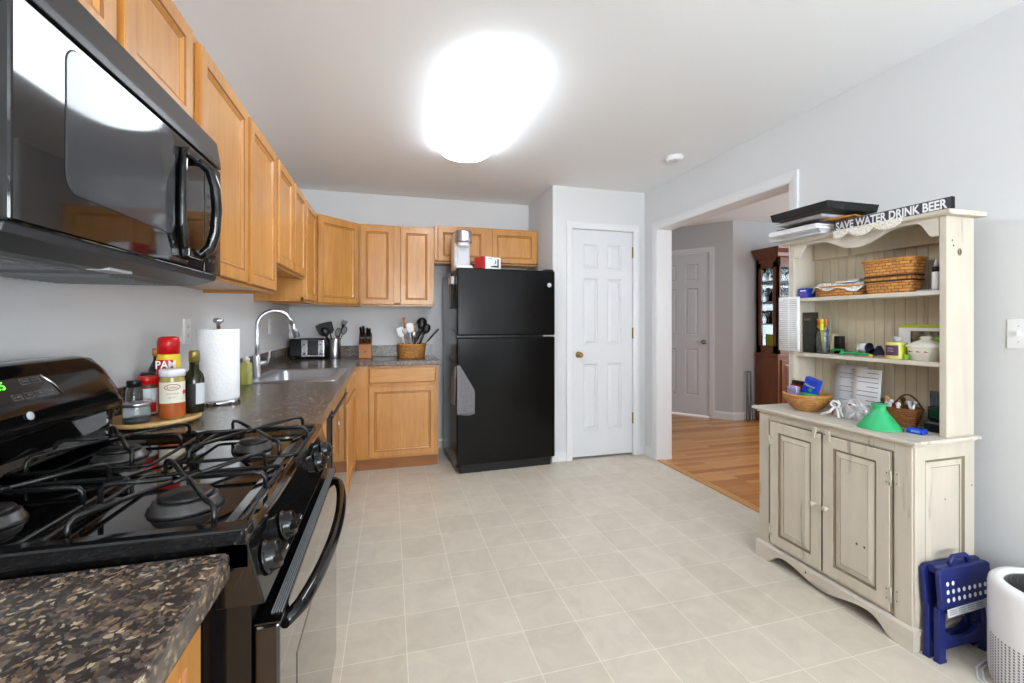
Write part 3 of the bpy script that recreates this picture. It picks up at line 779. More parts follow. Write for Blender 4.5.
# burners and grates
for bx_, by_, r in ((-.345, .905, .052), (-.62, .905, .042), (-.335, 1.268, .042), (-.62, 1.268, .05)):
    q = MB().lathe([(r*1.10, .926), (r*1.06, .932), (r*.98, .934), (r*.93, .943), (r*.86, .9445), (r*.8, .9445)], (bx_, by_, 0), 28, caps=True).build('burner', 'burner_grey', t)
    MB().lathe([(r*.76, .9445), (r*.80, .948), (r*.72, .952), (0, .953)], (bx_, by_, 0), 24).build('burner_cap', 'burner_cap', q)
    # wire grate
    g = MB(); hx, hy = .125, .142; z0 = .943; R_ = .0040
    ring = []
    for cx, cy, a in ((1, 1, 0), (-1, 1, PI/2), (-1, -1, PI), (1, -1, 1.5*PI)):
        for i in range(4): ring.append((bx_+cx*(hx-.015)+.015*math.cos(a+PI/2*i/3), by_+cy*(hy-.015)+.015*math.sin(a+PI/2*i/3), z0))
    g.tube(ring, R_, 8, closed=True)
    zt = .976
    for sx in (-1, 1):
        for sy in (-1, 1):
            ax, ay = bx_+sx*hx*.72, by_+sy*hy
            g.tube([(ax, ay, z0), (ax, ay, z0+.014), (ax, ay-sy*.002, zt-.010), (ax-sx*.005, ay-sy*.008, zt-.002), (ax-sx*.020, ay-sy*.024, zt), (bx_+sx*.014, by_+sy*.020, zt+.001)], R_*1.05, 8)
    for sx in (-1, 1):
        g.tube([(bx_+sx*hx, by_, z0), (bx_+sx*hx, by_, zt-.010), (bx_+sx*(hx-.006), by_, zt-.002), (bx_+sx*(hx-.02), by_, zt), (bx_+sx*.022, by_, zt)], R_*1.05, 8)
    g.tube([(bx_-.016, by_-.022, zt), (bx_+.016, by_+.022, zt)], R_, 8); g.tube([(bx_-.016, by_+.022, zt), (bx_+.016, by_-.022, zt)], R_, 8)
    g.build('grate', 'black_grate', t)
# backguard: pillar panel and overhanging rounded control hood
mb = MB().box(XL+.02, G0+.01, .895, -.782, G1-.01, 1.03)
mb.prism([(-.784, .93), (-.742, .938), (-.758, .96), (-.776, 1.02), (-.784, 1.02)], 'y', G0+.02, G1-.02)
for yy in (G0+.01, G1-.032): mb.box(-.784, yy, .93, -.728, yy+.022, 1.03)
mb.build('backguard', 'black_gloss', t, bevel=.004)
mb = MB()
hood = [(-.862, 1.012), (-.862, 1.150), (-.845, 1.162), (-.785, 1.164), (-.762, 1.158), (-.742, 1.135), (-.708, 1.068), (-.702, 1.044), (-.708, 1.026), (-.726, 1.014)]
def hsec(y, k, kz):
    return [mb.v((-.862+(px_+.862)*k, y, 1.012+(pz-1.012)*kz)) for px_, pz in hood]
secs = [(G0+.0, .95, .55), (G0+.008, .98, .75), (G0+.02, 1, .90), (G0+.04, 1, .98), (G0+.07, 1, 1), (G1-.07, 1, 1), (G1-.04, 1, .985), (G1-.02, 1, .90), (G1-.007, .98, .72), (G1, .95, .55)]
hr = [hsec(*q) for q in secs]
for A, B in zip(hr, hr[1:]):
    for k in range(len(A)): mb.f([A[k], A[(k+1) % 10], B[(k+1) % 10], B[k]], 0, True)
mb.f(hr[0]); mb.f(hr[-1])
hd = mb.build('control_hood', 'black_enamel', t, bevel=.003)
# display panel on the sloping face of the hood
fa, fb = Vector((-.742, 0, 1.135)), Vector((-.708, 0, 1.068))
fu = (fa-fb).normalized(); fn = Vector((fu.z, 0, -fu.x)); fn = fn if fn.x > 0 else -fn
def onf(y, k, off=.0006): p = fb+(fa-fb)*k+fn*off; return Vector((p.x, y, p.z))
mb = MB(); P = [mb.v(onf(y, k)) for y, k in ((.84, .30), (1.240, .30), (1.234, .6), (1.215, 1.0), (.84, 1.0))]; mb.f(P)
dp = mb.build('display_panel', 'dark_glass', hd)
MB().text('45', onf(1.088, .72, .0014), Y, fu, fn, .024).build('digits', 'led_green', hd)
mb = MB()
mb.tube([onf(1.216, 1.0, .001), onf(1.236, .65, .0015), onf(1.243, .30, .001)], .0018, 6)
mb.build('panel_trim', 'chrome', hd)
mb = MB()
for i, (y, k) in enumerate(((1.165, .86), (1.195, .86), (1.155, .45), (1.185, .45), (1.213, .45), (1.125, .45))):
    w_ = .011
    mb.tube([onf(y-w_, k-.08, .001), onf(y+w_, k-.08, .001), onf(y+w_, k+.08, .001), onf(y-w_, k+.08, .001)], .0005, 4, closed=True)
    mb.text(('BAKE', 'CLOCK', 'OFF', 'ON', 'TIMER', 'START')[i], onf(y, k-.02, .001), Y, fu, fn, .0065, align='CENTER')
mb.build('button_marks', 'mid_grey', hd)
q = MB(); q.T = Matrix.Translation(Vector((-.7045, 1.128, 1.060))) @ Vector((1, 0, .28)).to_track_quat('Z', 'Y').to_matrix().to_4x4()
q.lathe([(.0085, 0), (.0085, .002), (.0075, .003), (0, .003)], (0, 0, 0), 20).build('logo_badge', 'light_grey', hd)
# front control panel with knobs
pa, pb = Vector((-.198, 0, .925)), Vector((-.176, 0, .838))
mb = MB().prism([(-.24, .930), (-.204, .934), (pa.x, pa.z), (pb.x, pb.z), (-.24, .838)], 'y', G0, G1)
mb.build('knob_panel', 'black_gloss', t, bevel=.002)
pn_ = Vector((.969, 0, .245)).normalized()
for yk in (.772, .885, 1.262, 1.372):
    c = (pa+pb)/2; c.y = yk; c += pn_*.001
    q = MB(); q.T = Matrix.Translation(c) @ pn_.to_track_quat('Z', 'Y').to_matrix().to_4x4()
    q.lathe([(.026, 0), (.026, .003), (.0225, .005), (.0215, .016), (.019, .020), (0, .020)], (0, 0, 0), 28)
    q.box(-.0215, -.005, .015, .0215, .005, .028)
    kb = q.build('knob', 'knob_black', t, bevel=.0012)
    m2 = MB(); m2.T = Matrix.Translation(c) @ pn_.to_track_quat('Z', 'Y').to_matrix().to_4x4()
    m2.box(.006, -.0008, .028, .020, .0008, .0286).build('pointer_mark', 'light_grey', kb)
# oven door
mb = MB().box(-.192, G0+.006, .235, -.158, G1-.006, .802)
dr = mb.build('oven_door', 'dark_glass', t, bevel=.004)
mb = MB()
for i in range(5): mb.box(-.1745+.0034*i, G0+.03, .8045, -.1730+.0034*i, G1-.03, .8075)
mb.build('vent_louvers', 'mid_grey', t)
MB().box(-.192, G0+.008, .8022, -.1575, G1-.008, .8045).build('vent_strip', 'black_gloss', t)
MB().panel((-.1578, G0+.13, .33), Y, Z, X, G1-G0-.26, .34, .0012, [(.004, 0, 0)]).build('window', 'dark_glass', dr)
pts = []
for i in range(17):
    s = i/16; y = G0+.045+(G1-G0-.09)*s
    b_ = min(1, math.sin(PI*s)**.55) if 0 < s < 1 else 0
    pts.append((-.160+.044*b_, y, .778+.004*b_))
MB().tube(pts, [.010]+[.0125]*15+[.010], 12).build('handle', 'black_enamel', dr)
MB().box(-.192, G0+.006, .055, -.172, G1-.006, .225).build('storage_drawer', 'black_gloss', t, bevel=.004)

# ================================================================== OVER-RANGE MICROWAVE
W0, W1, WB, WT_ = .752, 1.522, 1.375, 1.772
t = thing('microwave', 'glossy black over-the-range microwave with bowed handle', 'microwave', (-.69, 1.137, WB))
MB().box(XL+.003, W0, WB+.01, -.520, W1, WT_+.02).build('body', 'black_enamel', t)
MB().prism([(-.522, 1.708), (-.490, 1.708), (-.491, 1.725), (-.501, WT_+.016), (-.522, WT_+.016)], 'y', W0, W1).build('vent_panel', 'vent_black', t, bevel=.002)
dr = MB().box(-.519, W0, WB+.012, -.490, 1.398, 1.702).build('door', 'black_gloss', t, bevel=.004)
MB().box(-.519, 1.401, WB+.012, -.491, W1, 1.702).build('keypad_panel', 'black_gloss', t, bevel=.003)
mb = MB(); pts = rr(.855, 1.455, 1.222, 1.690, .03)
a = [mb.v((-.4896, p[0], p[1])) for p in pts]; b2 = [mb.v((-.4886, p[0], p[1])) for p in rr(.857, 1.457, 1.220, 1.688, .028)]
for k in range(len(a)): mb.f([a[k], a[(k+1) % len(a)], b2[(k+1) % len(a)], b2[k]])
mb.f(b2); mb.build('window', 'mw_window', dr)
mb = MB(); pts = []
y_, zc = 1.318, 1.545
hp = [(-.486, .124), (-.470, .119), (-.452, .10), (-.441, .06), (-.437, 0), (-.441, -.06), (-.452, -.10), (-.470, -.119), (-.486, -.124)]
mb.tube([(x, y_+.008, zc+z) for x, z in hp], .0125, 12)
mb.build('handle', 'black_gloss', dr)
mb = MB()
mb.tube([(-.486, y_-.055, zc+.120), (-.482, y_-.074, zc+.07), (-.481, y_-.080, zc), (-.482, y_-.074, zc-.07), (-.486, y_-.055, zc-.120)], .0095, 10)
mb.box(-.489, y_-.066, zc+.112, -.470, y_+.020, zc+.134).box(-.489, y_-.066, zc-.134, -.470, y_+.020, zc-.112)
mb.build('handle_mount', 'black_gloss', dr, bevel=.003)
mb = MB()
for i in range(3):
    for j in range(7): mb.box(-.4906, 1.425+i*.03, 1.42+j*.03, -.4900, 1.441+i*.03, 1.428+j*.03)
mb.build('keypad_marks', 'dark_grey', t)
q = MB(); q.T = Matrix.Translation(Vector((-.4995, 1.13, 1.742))) @ Vector((1, 0, .38)).to_track_quat('Z', 'Y').to_matrix().to_4x4()
q.lathe([(.011, 0), (.011, .0015), (0, .002)], (0, 0, 0), 20).build('logo_badge', 'mid_grey', t)
# underside: sloping metal pan, lamp lens and grease filters
mb = MB().prism([(-.500, WB+.012), (-.505, WB-.002), (-.56, WB-.018), (-.86, WB-.018), (-.88, WB+.012)], 'y', W0+.005, W1-.005)
mb.build('bottom_pan', 'dark_grey', t, bevel=.002)
for y0 in (W0+.09, 1.19):
    mb = MB().box(-.84, y0, WB-.021, -.60, y0+.24, WB-.018)
    for i in range(9): mb.box(-.83, y0+.012+i*.0255, WB-.024, -.61, y0+.022+i*.0255, WB-.020)
    mb.build('grease_filter', 'mid_grey', t)
MB().box(-.585, 1.08, WB-.0195, -.545, 1.16, WB-.014).build('lamp_lens', 'light_grey', t)

# ================================================================== REFRIGERATOR (slightly turned)
FA = math.radians(2.6)
fo = Vector((.53, 3.60, 0))
t = thing('refrigerator', 'black textured top-freezer refrigerator', 'refrigerator', tuple(fo), FA)
FW, FD, FH = .868, .745, 1.700
def L(n_, mb, m, par, **k): return mb.build(n_, m, par, local=True, **k)
L('body', MB().box(.004, .075, .035, FW-.004, FD, FH-.012), 'fridge_side', t, bevel=.006)
fzd = L('freezer_door', MB().box(0, 0, 1.140, FW, .068, FH), 'fridge_black', t, bevel=.012, seg=3)
frd = L('fridge_door', MB().box(0, 0, .075, FW, .068, 1.126), 'fridge_black', t, bevel=.012, seg=3)
L('toe_grille', MB().box(.03, .035, .0, FW-.03, .09, .07), 'black_matte', t)
L('hinge_cap', MB().box(FW-.09, .01, FH+.0005, FW-.01, .10, FH+.014), 'black_plastic', t, bevel=.004)
L('hinge', MB().box(FW-.10, .004, 1.1275, FW-.01, .06, 1.139), 'steel', t)
L('handle', MB().box(.022, -.005, 1.34, .030, .002, 1.50), 'black_gloss', fzd, bevel=.002)
L('handle', MB().box(.022, -.005, .80, .030, .002, 1.08), 'black_gloss', frd, bevel=.002)
q = MB(); q.T = Matrix.Translation(Vector((FW-.055, 0, 1.575))) @ Matrix.Rotation(PI/2, 4, 'X')
L('logo_badge', q.lathe([(.019, 0), (.019, .003), (.016, .004), (0, .004)], (0, 0, 0), 24), 'light_grey', fzd)
def cloth(pts_fn, nu, nv, name, m, parent=None, loc=None, th=.006):
    b = MB(); b.grid(pts_fn, nu, nv); return b
def fp(lx, ly, z):   # fridge frame to world
    return (fo.x+lx*math.cos(FA)-ly*math.sin(FA), fo.y+lx*math.sin(FA)+ly*math.cos(FA), z)
# towel folded over the edge of the lower door: one flap on the side, one on the front
t2 = thing('dish_towel', 'grey dish towel hanging over the left edge of the refrigerator door', 'towel', tuple(fp(0, 0, .72)), FA)
def flapA(u, v_):    # front flap
    w_ = .10*(1-v_)**0+.0
    left = -.004; right = .020+.125*min(1, v_*1.9)
    return (left+(right-left)*u, -.012-.006*math.sin(u*9+v_*2)*v_, .28-.40*v_-.012*math.sin(u*3)*v_)
b = MB().grid(flapA, 14, 16); L('front_flap', b, 'grey_cloth', t2, solid=.007)
def flapB(u, v_):
    return (-.014-.006*math.sin(u*7+v_*2)*v_, .0+.19*(.25+.75*min(1, v_*3))*u-.002, .272-.02*u-.32*v_)
b = MB().grid(flapB, 12, 14); L('side_flap', b, 'grey_cloth', t2, solid=.007)
t2.location = fp(0, 0, .62)
# oven mitt / pot holder on the side of the freezer
t3 = thing('oven_mitt', 'black and grey oven mitt hanging high on the refrigerator side', 'oven mitt', tuple(fp(0, .08, 1.40)), FA); t3.scale = (1.2, 1.35, 1.15)
mb = MB(); pr = [(.02, -.03), (.10, -.03), (.115, .06), (.11, .14), (.085, .165), (.055, .16), (.03, .13), (.02, .06)]
mb.prism(pr, 'x', -.022, -.004); L('padded_body', mb, 'black_matte', t3, bevel=.006)
L('cuff', MB().box(-.026, .015, .150, -.002, .115, .205), 'light_grey', t3, bevel=.004)
L('hanging_loop', MB().tube([(-.012, .06, .20), (-.014, .045, .225), (-.012, .065, .24), (-.012, .075, .20)], .003, 6), 'black_matte', t3)
for k in range(5): pass
mb = MB()
for k in range(4): mb.box(-.0235, .035+.02*k, -.02, -.0225, .043+.02*k, .14)
L('pattern_stripe', mb, 'mid_grey', t3)
# on top of the refrigerator
zt = FH+.001
p = fp(.092, .20, zt)
t = thing('water_dispenser', 'white and silver pod coffee machine standing on the refrigerator', 'coffee machine', p, FA)
mb = MB(); mb.prism([(-.07, .05), (-.07, .20), (.07, .20), (.07, .05), (.05, .02), (-.05, .02)], 'z', 0, .33)
L('housing', mb, 'white_plastic', t, bevel=.012)
L('drip_base', MB().box(-.07, -.07, 0, .07, .03, .035), 'white_plastic', t, bevel=.008)
q = MB(); q.lathe([(.072, .235), (.074, .245), (.074, .325), (.068, .336), (0, .338)], (0, -.005, 0), 28)
L('brew_head', q, 'steel', t)
L('front_badge', MB().box(-.028, -.084, .25, .028, -.074, .322), 'white_plastic', t, bevel=.003)
L('cup_recess', MB().box(-.045, .0, .05, .045, .021, .20), 'paper_grey', t)
L('nozzle', MB().lathe([(.045, .20), (.055, .235)], (0, -.01, 0), 20), 'white_plastic', t)
t['category'] = 'coffee machine'; t.name = 'coffee_machine'
p = fp(.315, .22, zt)
t = thing('appliance_box', 'red and white cardboard box on top of the refrigerator', 'box', p, FA+math.radians(20))
L('carton', MB().box(-.095, -.07, 0, .09, .06, .118), 'red', t)
L('printed_face', MB().box(-.072, -.0715, .0, .0905, -.0702, .1185), 'white_plastic', t)
mb = MB().box(.012, -.0722, .030, .070, -.0716, .045).box(.055, -.0722, .03, .07, -.0716, .105).box(-.015, -.0722, .03, .015, -.0716, .04)
mb.tube([(.025, -.0722, .06), (.04, -.0722, .075), (.03, -.0722, .09)], .004, 6).text('COFFEE', (-.045, -.0717, .10), X, Z, -Y, .014)
L('printed_picture', mb, 'dark_grey', t)

# ================================================================== SPICE TRAY GROUP
tz = CT+.001
tc_ = (-.734, 1.687)
t = thing('turntable', 'round light wood turntable holding spices beside the range', 'turntable', (*tc_, tz))
MB().lathe([(.05, 0), (.05, .006)], (*tc_, tz), 24).build('foot', 'toe_wood', t)
MB().lathe([(.120, .006), (.127, .010), (.127, .018), (.123, .021), (.117, .0185), (0, .0185)], (*tc_, tz), 48).build('plate', 'tray_wood', t)
tz2 = tz+.0195
def jar(name, label, cat, x, y, z, r, h, body, lid, lid_h, lidr=None, neck=None, group=None, fill=None, fillh=.5, lidname='lid', bottom=.0):
    t = thing(name, label, cat, (x, y, z), 0, group)
    lidr = lidr or r*.85; nh = h-lid_h
    MB().lathe([(r*.92, 0), (r, .004), (r, nh*.86), (lidr*.92, nh*.97), (lidr*.92, nh)], (x, y, z), 24).build('jar_body', body, t)
    if fill: MB().lathe([(r*.90, .003), (r*.955, .006), (r*.955, nh*fillh), (0, nh*fillh)], (x, y, z), 24).build('contents', fill, t)
    MB().lathe([(lidr, nh), (lidr, nh+lid_h*.9), (lidr*.94, nh+lid_h), (0, nh+lid_h)], (x, y, z), 24).build(lidname, lid, t)
    return t
def band(x, y, z, r, z0, z1, a0, a1, n=20):
    mb = MB()
    mb.grid(lambda u, v_: (x+r*math.cos(a0+(a1-a0)*u), y+r*math.sin(a0+(a1-a0)*u), z+z0+(z1-z0)*v_), n, 1)
    return mb
def ctext(mb, s, x, y, z, r, zc, size, ac, sx=1, bold=0):
    """flat text on a tangent plane facing angle ac"""
    N = Vector((math.cos(ac), math.sin(ac), 0)); U = Vector((-N.y, N.x, 0))
    return mb.text(s, Vector((x, y, z+zc))+N*r, U, Z, N, size, .0006, align='CENTER', sx=sx, bold=bold)
def toCam(x, y): return math.atan2(-y, -x)
# 1 orange seasoning jar
x, y = -.672, 1.660
t = jar('spice_jar', 'round clear jar of orange seasoning with cream label and white lid', 'jar', x, y, tz2, .034, .155, 'pale_oil', 'white_plastic', .022, .0345, fill='spice_orange', fillh=.38)
ac = toCam(x, y)
MB().lathe([(.0345, .0045), (.0345, .052)], (x, y, tz2), 28, caps=False).build('seasoning', 'spice_orange', t)
lb = band(x, y, tz2, .0350, .050, .116, ac-1.25, ac+1.25).build('label', 'label_cream', t)
mb = MB(); N = Vector((math.cos(ac), math.sin(ac), 0)); U = Vector((-N.y, N.x, 0)); cc = Vector((x, y, tz2+.100))+N*.0360
mb.tube([cc+U*(.020*math.cos(2*PI*i/20))*1+Z*(.009*math.sin(2*PI*i/20))-N*(.006*abs(math.cos(2*PI*i/20))**2) for i in range(20)], .001, 5, closed=True)
ctext(mb, 'Lobo', x, y, tz2, .0358, .096, .013, ac)
mb.build('label_print', 'dark_red', lb)
mb = MB(); ctext(mb, 'SEASONING', x, y, tz2, .0354, .078, .006, ac); ctext(mb, 'NET WT', x, y, tz2, .0354, .066, .006, ac); mb.build('small_print', 'mid_grey', lb)
a2 = ac+1.0
mb = MB(); p_ = Vector((x+.0356*math.cos(a2), y+.0356*math.sin(a2), tz2+.082)); N2 = Vector((math.cos(a2), math.sin(a2), 0)); U2 = Vector((-N2.y, N2.x, 0))
st = [mb.v(p_+(U2*math.cos(PI*i/5)+Z*math.sin(PI*i/5))*(.010 if i % 2 else .0055)) for i in range(10)]; mb.f(st); mb.build('red_star', 'red', lb)
# 2 cooking spray can
x, y = -.722, 1.757; ac = toCam(x, y)
t = thing('spray_can', 'red and yellow cooking spray can with red cap on the turntable', 'can', (x, y, tz2))
MB().lathe([(.030, 0), (.033, .004), (.033, .185), (.030, .196), (.028, .200)], (x, y, tz2), 28).build('can', 'yellow', t)
band(x, y, tz2, .0333, .02, .180, ac-1.3, ac+.35).build('red_band', 'red', t)
MB().lathe([(.0315, .198), (.0315, .236), (.029, .252), (.020, .257), (0, .257)], (x, y, tz2), 28).build('cap', 'red', t)
mb = MB(); ctext(mb, 'PAM', x, y, tz2, .0338, .152, .036, ac-.22, sx=.82, bold=.02); mb.build('brand_lettering', 'white_plastic', t)
# 3 olive oil bottle
x, y = -.640, 1.738; ac = toCam(x, y)
t = thing('oil_bottle', 'dark green glass olive oil bottle with gold cap on the turntable', 'bottle', (x, y, tz2))
MB().lathe([(.027, 0), (.030, .004), (.030, .110), (.026, .128), (.0145, .145), (.0135, .182)], (x, y, tz2), 28).build('glass_body', 'olive_dark', t)
MB().lathe([(.0155, .170), (.0155, .205), (.013, .209), (0, .209)], (x, y, tz2), 20).build('cap', 'gold_cap', t)
band(x, y, tz2, .0304, .03, .10, ac+.15, ac+1.5).build('label', 'paper_grey', t)
band(x, y, tz2, .0304, .022, .10, ac-1.2, ac+.10).build('black_label', 'black_matte', t)
# 4 tall dark bottle with cream strip behind
x, y = -.825, 1.925
t = thing('sauce_bottle', 'tall dark bottle partly hidden behind the cooking spray can', 'bottle', (x, y, tz))
MB().lathe([(.028, 0), (.031, .004), (.031, .13), (.026, .155), (.014, .185), (.013, .21)], (x, y, tz), 24).build('glass_body', 'olive_dark', t)
MB().lathe([(.016, .200), (.016, .228), (0, .230)], (x, y, tz), 20).build('cap', 'orange_basket', t)
# 5 black topped canister behind
t = jar('spice_jar', 'dark spice jar with tall black lid on the counter behind the turntable', 'jar', -.805, 1.825, tz, .026, .150, 'brown', 'black_plastic', .05, .027)
# 6 red cap jar
x, y = -.764, 1.716
t = jar('spice_jar', 'small spice jar with bright red lid and white label', 'jar', x, y, tz2, .027, .128, 'brown', 'red', .024, .028)
ac = toCam(x, y)
band(x, y, tz2, .0276, .008, .09, ac-1.3, ac+1.3).build('label', 'paper_grey', t)
band(x, y, tz2, .0279, .012, .045, ac+.15, ac+.9).build('label_patch', 'red', t)
# 7 salt shaker
t = jar('salt_shaker', 'clear glass shaker with black screw cap beside the red lid jar', 'shaker', -.775, 1.660, tz2, .022, .122, 'glass', 'black_plastic', .020, .019, fill='white_paper', fillh=.5)
# 8 squat mason jar in front
x, y = -.742, 1.604
t = jar('mason_jar', 'squat quilted glass jar with metal lid at the front of the turntable', 'jar', x, y, tz2, .034, .062, 'glass', 'steel', .012, .036, fill='dark_grey', fillh=.35)
# paper towel
x, y = -.665, 2.035
t = thing('paper_towel_holder', 'chrome paper towel stand on the counter near the sink', 'paper towel holder', (x, y, tz))
MB().lathe([(.074, 0), (.078, .003), (.078, .012), (.072, .016), (0, .017)], (x, y, tz), 36).build('base', 'chrome', t)
MB().lathe([(.007, .016), (.007, .318), (.010, .320), (.010, .322), (.018, .324), (.018, .338), (.014, .341), (0, .341)], (x, y, tz), 20).build('post', 'steel', t)
t = thing('paper_towel_roll', 'full white paper towel roll on the chrome stand', 'paper towels', (x, y, tz+.0175))
MB().lathe([(.072, 0), (.074, .004), (.074, .276), (.072, .280), (.022, .280), (.021, .278), (.021, .01)], (x, y, tz+.0175), 48).build('paper_sheets', 'towel_paper', t)
MB().lathe([(.0205, .002), (.0205, .2805), (.018, .2805), (.018, .002), (.0205, .002)], (x, y, tz+.0175), 24, caps=False).build('cardboard_core', 'tan', t)
# soap bottle
x, y = -.722, 2.600
t = thing('soap_bottle', 'clear yellow-green dish soap bottle by the sink edge', 'bottle', (x, y, tz))
MB().lathe([(.024, 0), (.027, .005), (.027, .10), (.022, .113), (.015, .118), (.015, .125)], (x, y, tz), 24, pw=3).build('soap_body', 'soap', t)
MB().lathe([(.016, .119), (.016, .138), (.008, .141), (.006, .148), (0, .149)], (x, y, tz), 16).build('pump_cap', 'light_grey', t)
# ================================================================== BACK COUNTER GROUP
# toaster
ta = math.radians(-8)
t = thing('toaster', 'black and chrome two slot toaster in the counter corner', 'toaster', (-.70, 4.27, tz), ta)
L('body', MB().box(-.155, -.03, .012, .145, .135, .180), 'black_plastic', t, bevel=.02, seg=3)
L('chrome_face', MB().box(-.045, -.04, .018, .148, -.028, .172), 'chrome', t, bevel=.006)
L('face_inset', MB().box(.012, -.043, .035, .100, -.0395, .165), 'dark_grey', t)
for xx in (-.013, .125):
    L('control_dial', MB().cyl((xx, -.0405, .045), .011, .01, 16, 'y') if False else MB().box(xx-.010, -.052, .04, xx+.010, -.040, .058), 'black_gloss', t, bevel=.003)
    L('lever', MB().box(xx-.008, -.058, .125, xx+.008, -.040, .135), 'black_gloss', t, bevel=.002)
mb = MB().box(-.12, .02, .1802, .12, .045, .181).box(-.12, .075, .1802, .12, .10, .181)
L('bread_slots', mb, 'black_matte', t)
mb = MB()
for a in (-.13, .12):
    for b_ in (-.015, .115): mb.cyl((a, b_, 0), .010, .014, 12)
L('feet', mb, 'rubber', t)
# stainless crock with utensils
cx, cy = -.478, 4.285
t = thing('utensil_crock', 'cylindrical stainless steel utensil crock next to the toaster', 'crock', (cx, cy, tz))
MB().lathe([(.050, 0), (.051, .003), (.051, .178), (.049, .180), (.047, .178), (.047, .006), (0, .006)], (cx, cy, tz), 32).build('crock_wall', 'steel', t)
def utensil(kind, label, base, top, m, group, cat='utensil', hm=None, size=1.0):
    base, top = Vector(base), Vector(top); ax = (top-base).normalized(); L_ = (top-base).length
    t = thing(kind, label, cat, tuple(base), 0, group)
    hm = hm or m
    s = ax.cross(Y).normalized() if abs(ax.dot(Y)) < .95 else X.copy()
    n_ = s.cross(ax).normalized()
    hl = .085*size
    if kind != 'kitchen_tongs': MB().tube([base, base+ax*(L_-hl*.9)], [.005*size, .0042*size], 8).build('handle', hm, t)
    b = MB()
    if kind in ('spatula', 'slotted_turner'):
        w0, w1 = .016*size, .032*size
        def F(a, w_, o): return top-ax*a+s*w_+n_*o
        pts = [(hl, -w0), (hl*.75, -w1), (0, -w1*.95), (-.004, 0), (0, w1*.95), (hl*.75, w1), (hl, w0)]
        A = [b.v(F(a, w_, .002)) for a, w_ in pts]; B = [b.v(F(a, w_, -.002)) for a, w_ in pts]
        b.f(A); b.f(B[::-1])
        for k in range(len(A)): b.f([A[k], B[k], B[(k+1) % len(A)], A[(k+1) % len(A)]])
        b.build('blade', m, t)
    elif kind in ('serving_spoon', 'ladle'):
        R_ = .03*size; dp = .5 if kind == 'serving_spoon' else .8
        b.grid(lambda u, v_: tuple(top-ax*(R_*1.2)+ax*(R_*1.3*math.sin(PI*(u-.5))*1)+s*(R_*math.cos(PI*(u-.5))*math.cos(PI*v_))+n_*(-R_*dp*math.cos(PI*(u-.5))*math.sin(PI*v_))), 10, 8)
        b.build('bowl', m, t, solid=.002)
    elif kind == 'whisk':
        for k in range(6):
            a = PI*k/6; d_ = s*math.cos(a)+n_*math.sin(a)
            pts = [top-ax*hl+d_*(.024*size*math.sin(PI*q/12)*(1 if True else 0))*1 + ax*(hl*(1-math.cos(PI*q/12))/2) for q in range(13)]
            b.tube(pts, .0013, 5); b.tube([p_-2*(p_-(top-ax*hl)-ax*((p_-(top-ax*hl)).dot(ax))) for p_ in pts], .0013, 5)
        b.build('wire_loops', m, t)
    elif kind == 'knife':
        b.tube([top-ax*hl, top-ax*hl*.5, top], [.008, .0095, .008], 10); b.build('grip', m, t)
    elif kind == 'pasta_fork':
        b.tube([top-ax*hl, top-ax*hl*.4], [.006, .014], 8)
        for k in range(-2, 3): b.tube([top-ax*hl*.5+s*.008*k, top+s*.011*k+n_*.01, top+s*.011*k+n_*.02+ax*.006], .0025, 6)
        b.build('fork_head', m, t)
    elif kind == 'pastry_brush':
        b.tube([top-ax*hl, top-ax*hl*.3, top], [.006, .010, .011], 8); b.build('brush_head', m, t)
    elif kind == 'rolling_handle':
        b.tube([top-ax*hl*2, top], [.009, .010], 10); b.build('grip', m, t)
    return t
gz = tz+.008
utensil('slotted_turner', 'black turner leaning left in the stainless crock', (cx+.02, cy, gz), (cx-.125, cy-.02, tz+.305), 'black_plastic', 'utensils in the steel crock', size=1.3)
utensil('spatula', 'wide black spatula rising from the left of the steel crock', (cx+.01, cy+.02, gz), (cx-.062, cy-.01, tz+.325), 'black_plastic', 'utensils in the steel crock', size=1.25)
utensil('serving_spoon', 'black spoon low on the left side of the steel crock', (cx+.02, cy-.02, gz), (cx-.095, cy-.03, tz+.275), 'black_plastic', 'utensils in the steel crock', size=1.1)
utensil('whisk', 'wire whisk standing upright in the steel crock', (cx-.02, cy+.0, gz), (cx+.035, cy+.01, tz+.275), 'burner_grey', 'utensils in the steel crock', size=1.0)
utensil('pasta_fork', 'dark pronged fork at the right of the steel crock', (cx-.025, cy+.01, gz), (cx+.085, cy-.01, tz+.335), 'black_plastic', 'utensils in the steel crock')
utensil('whisk', 'dark whisk leaning far right in the steel crock', (cx-.025, cy-.02, gz), (cx+.098, cy-.02, tz+.285), 'dark_grey', 'utensils in the steel crock', size=.9)
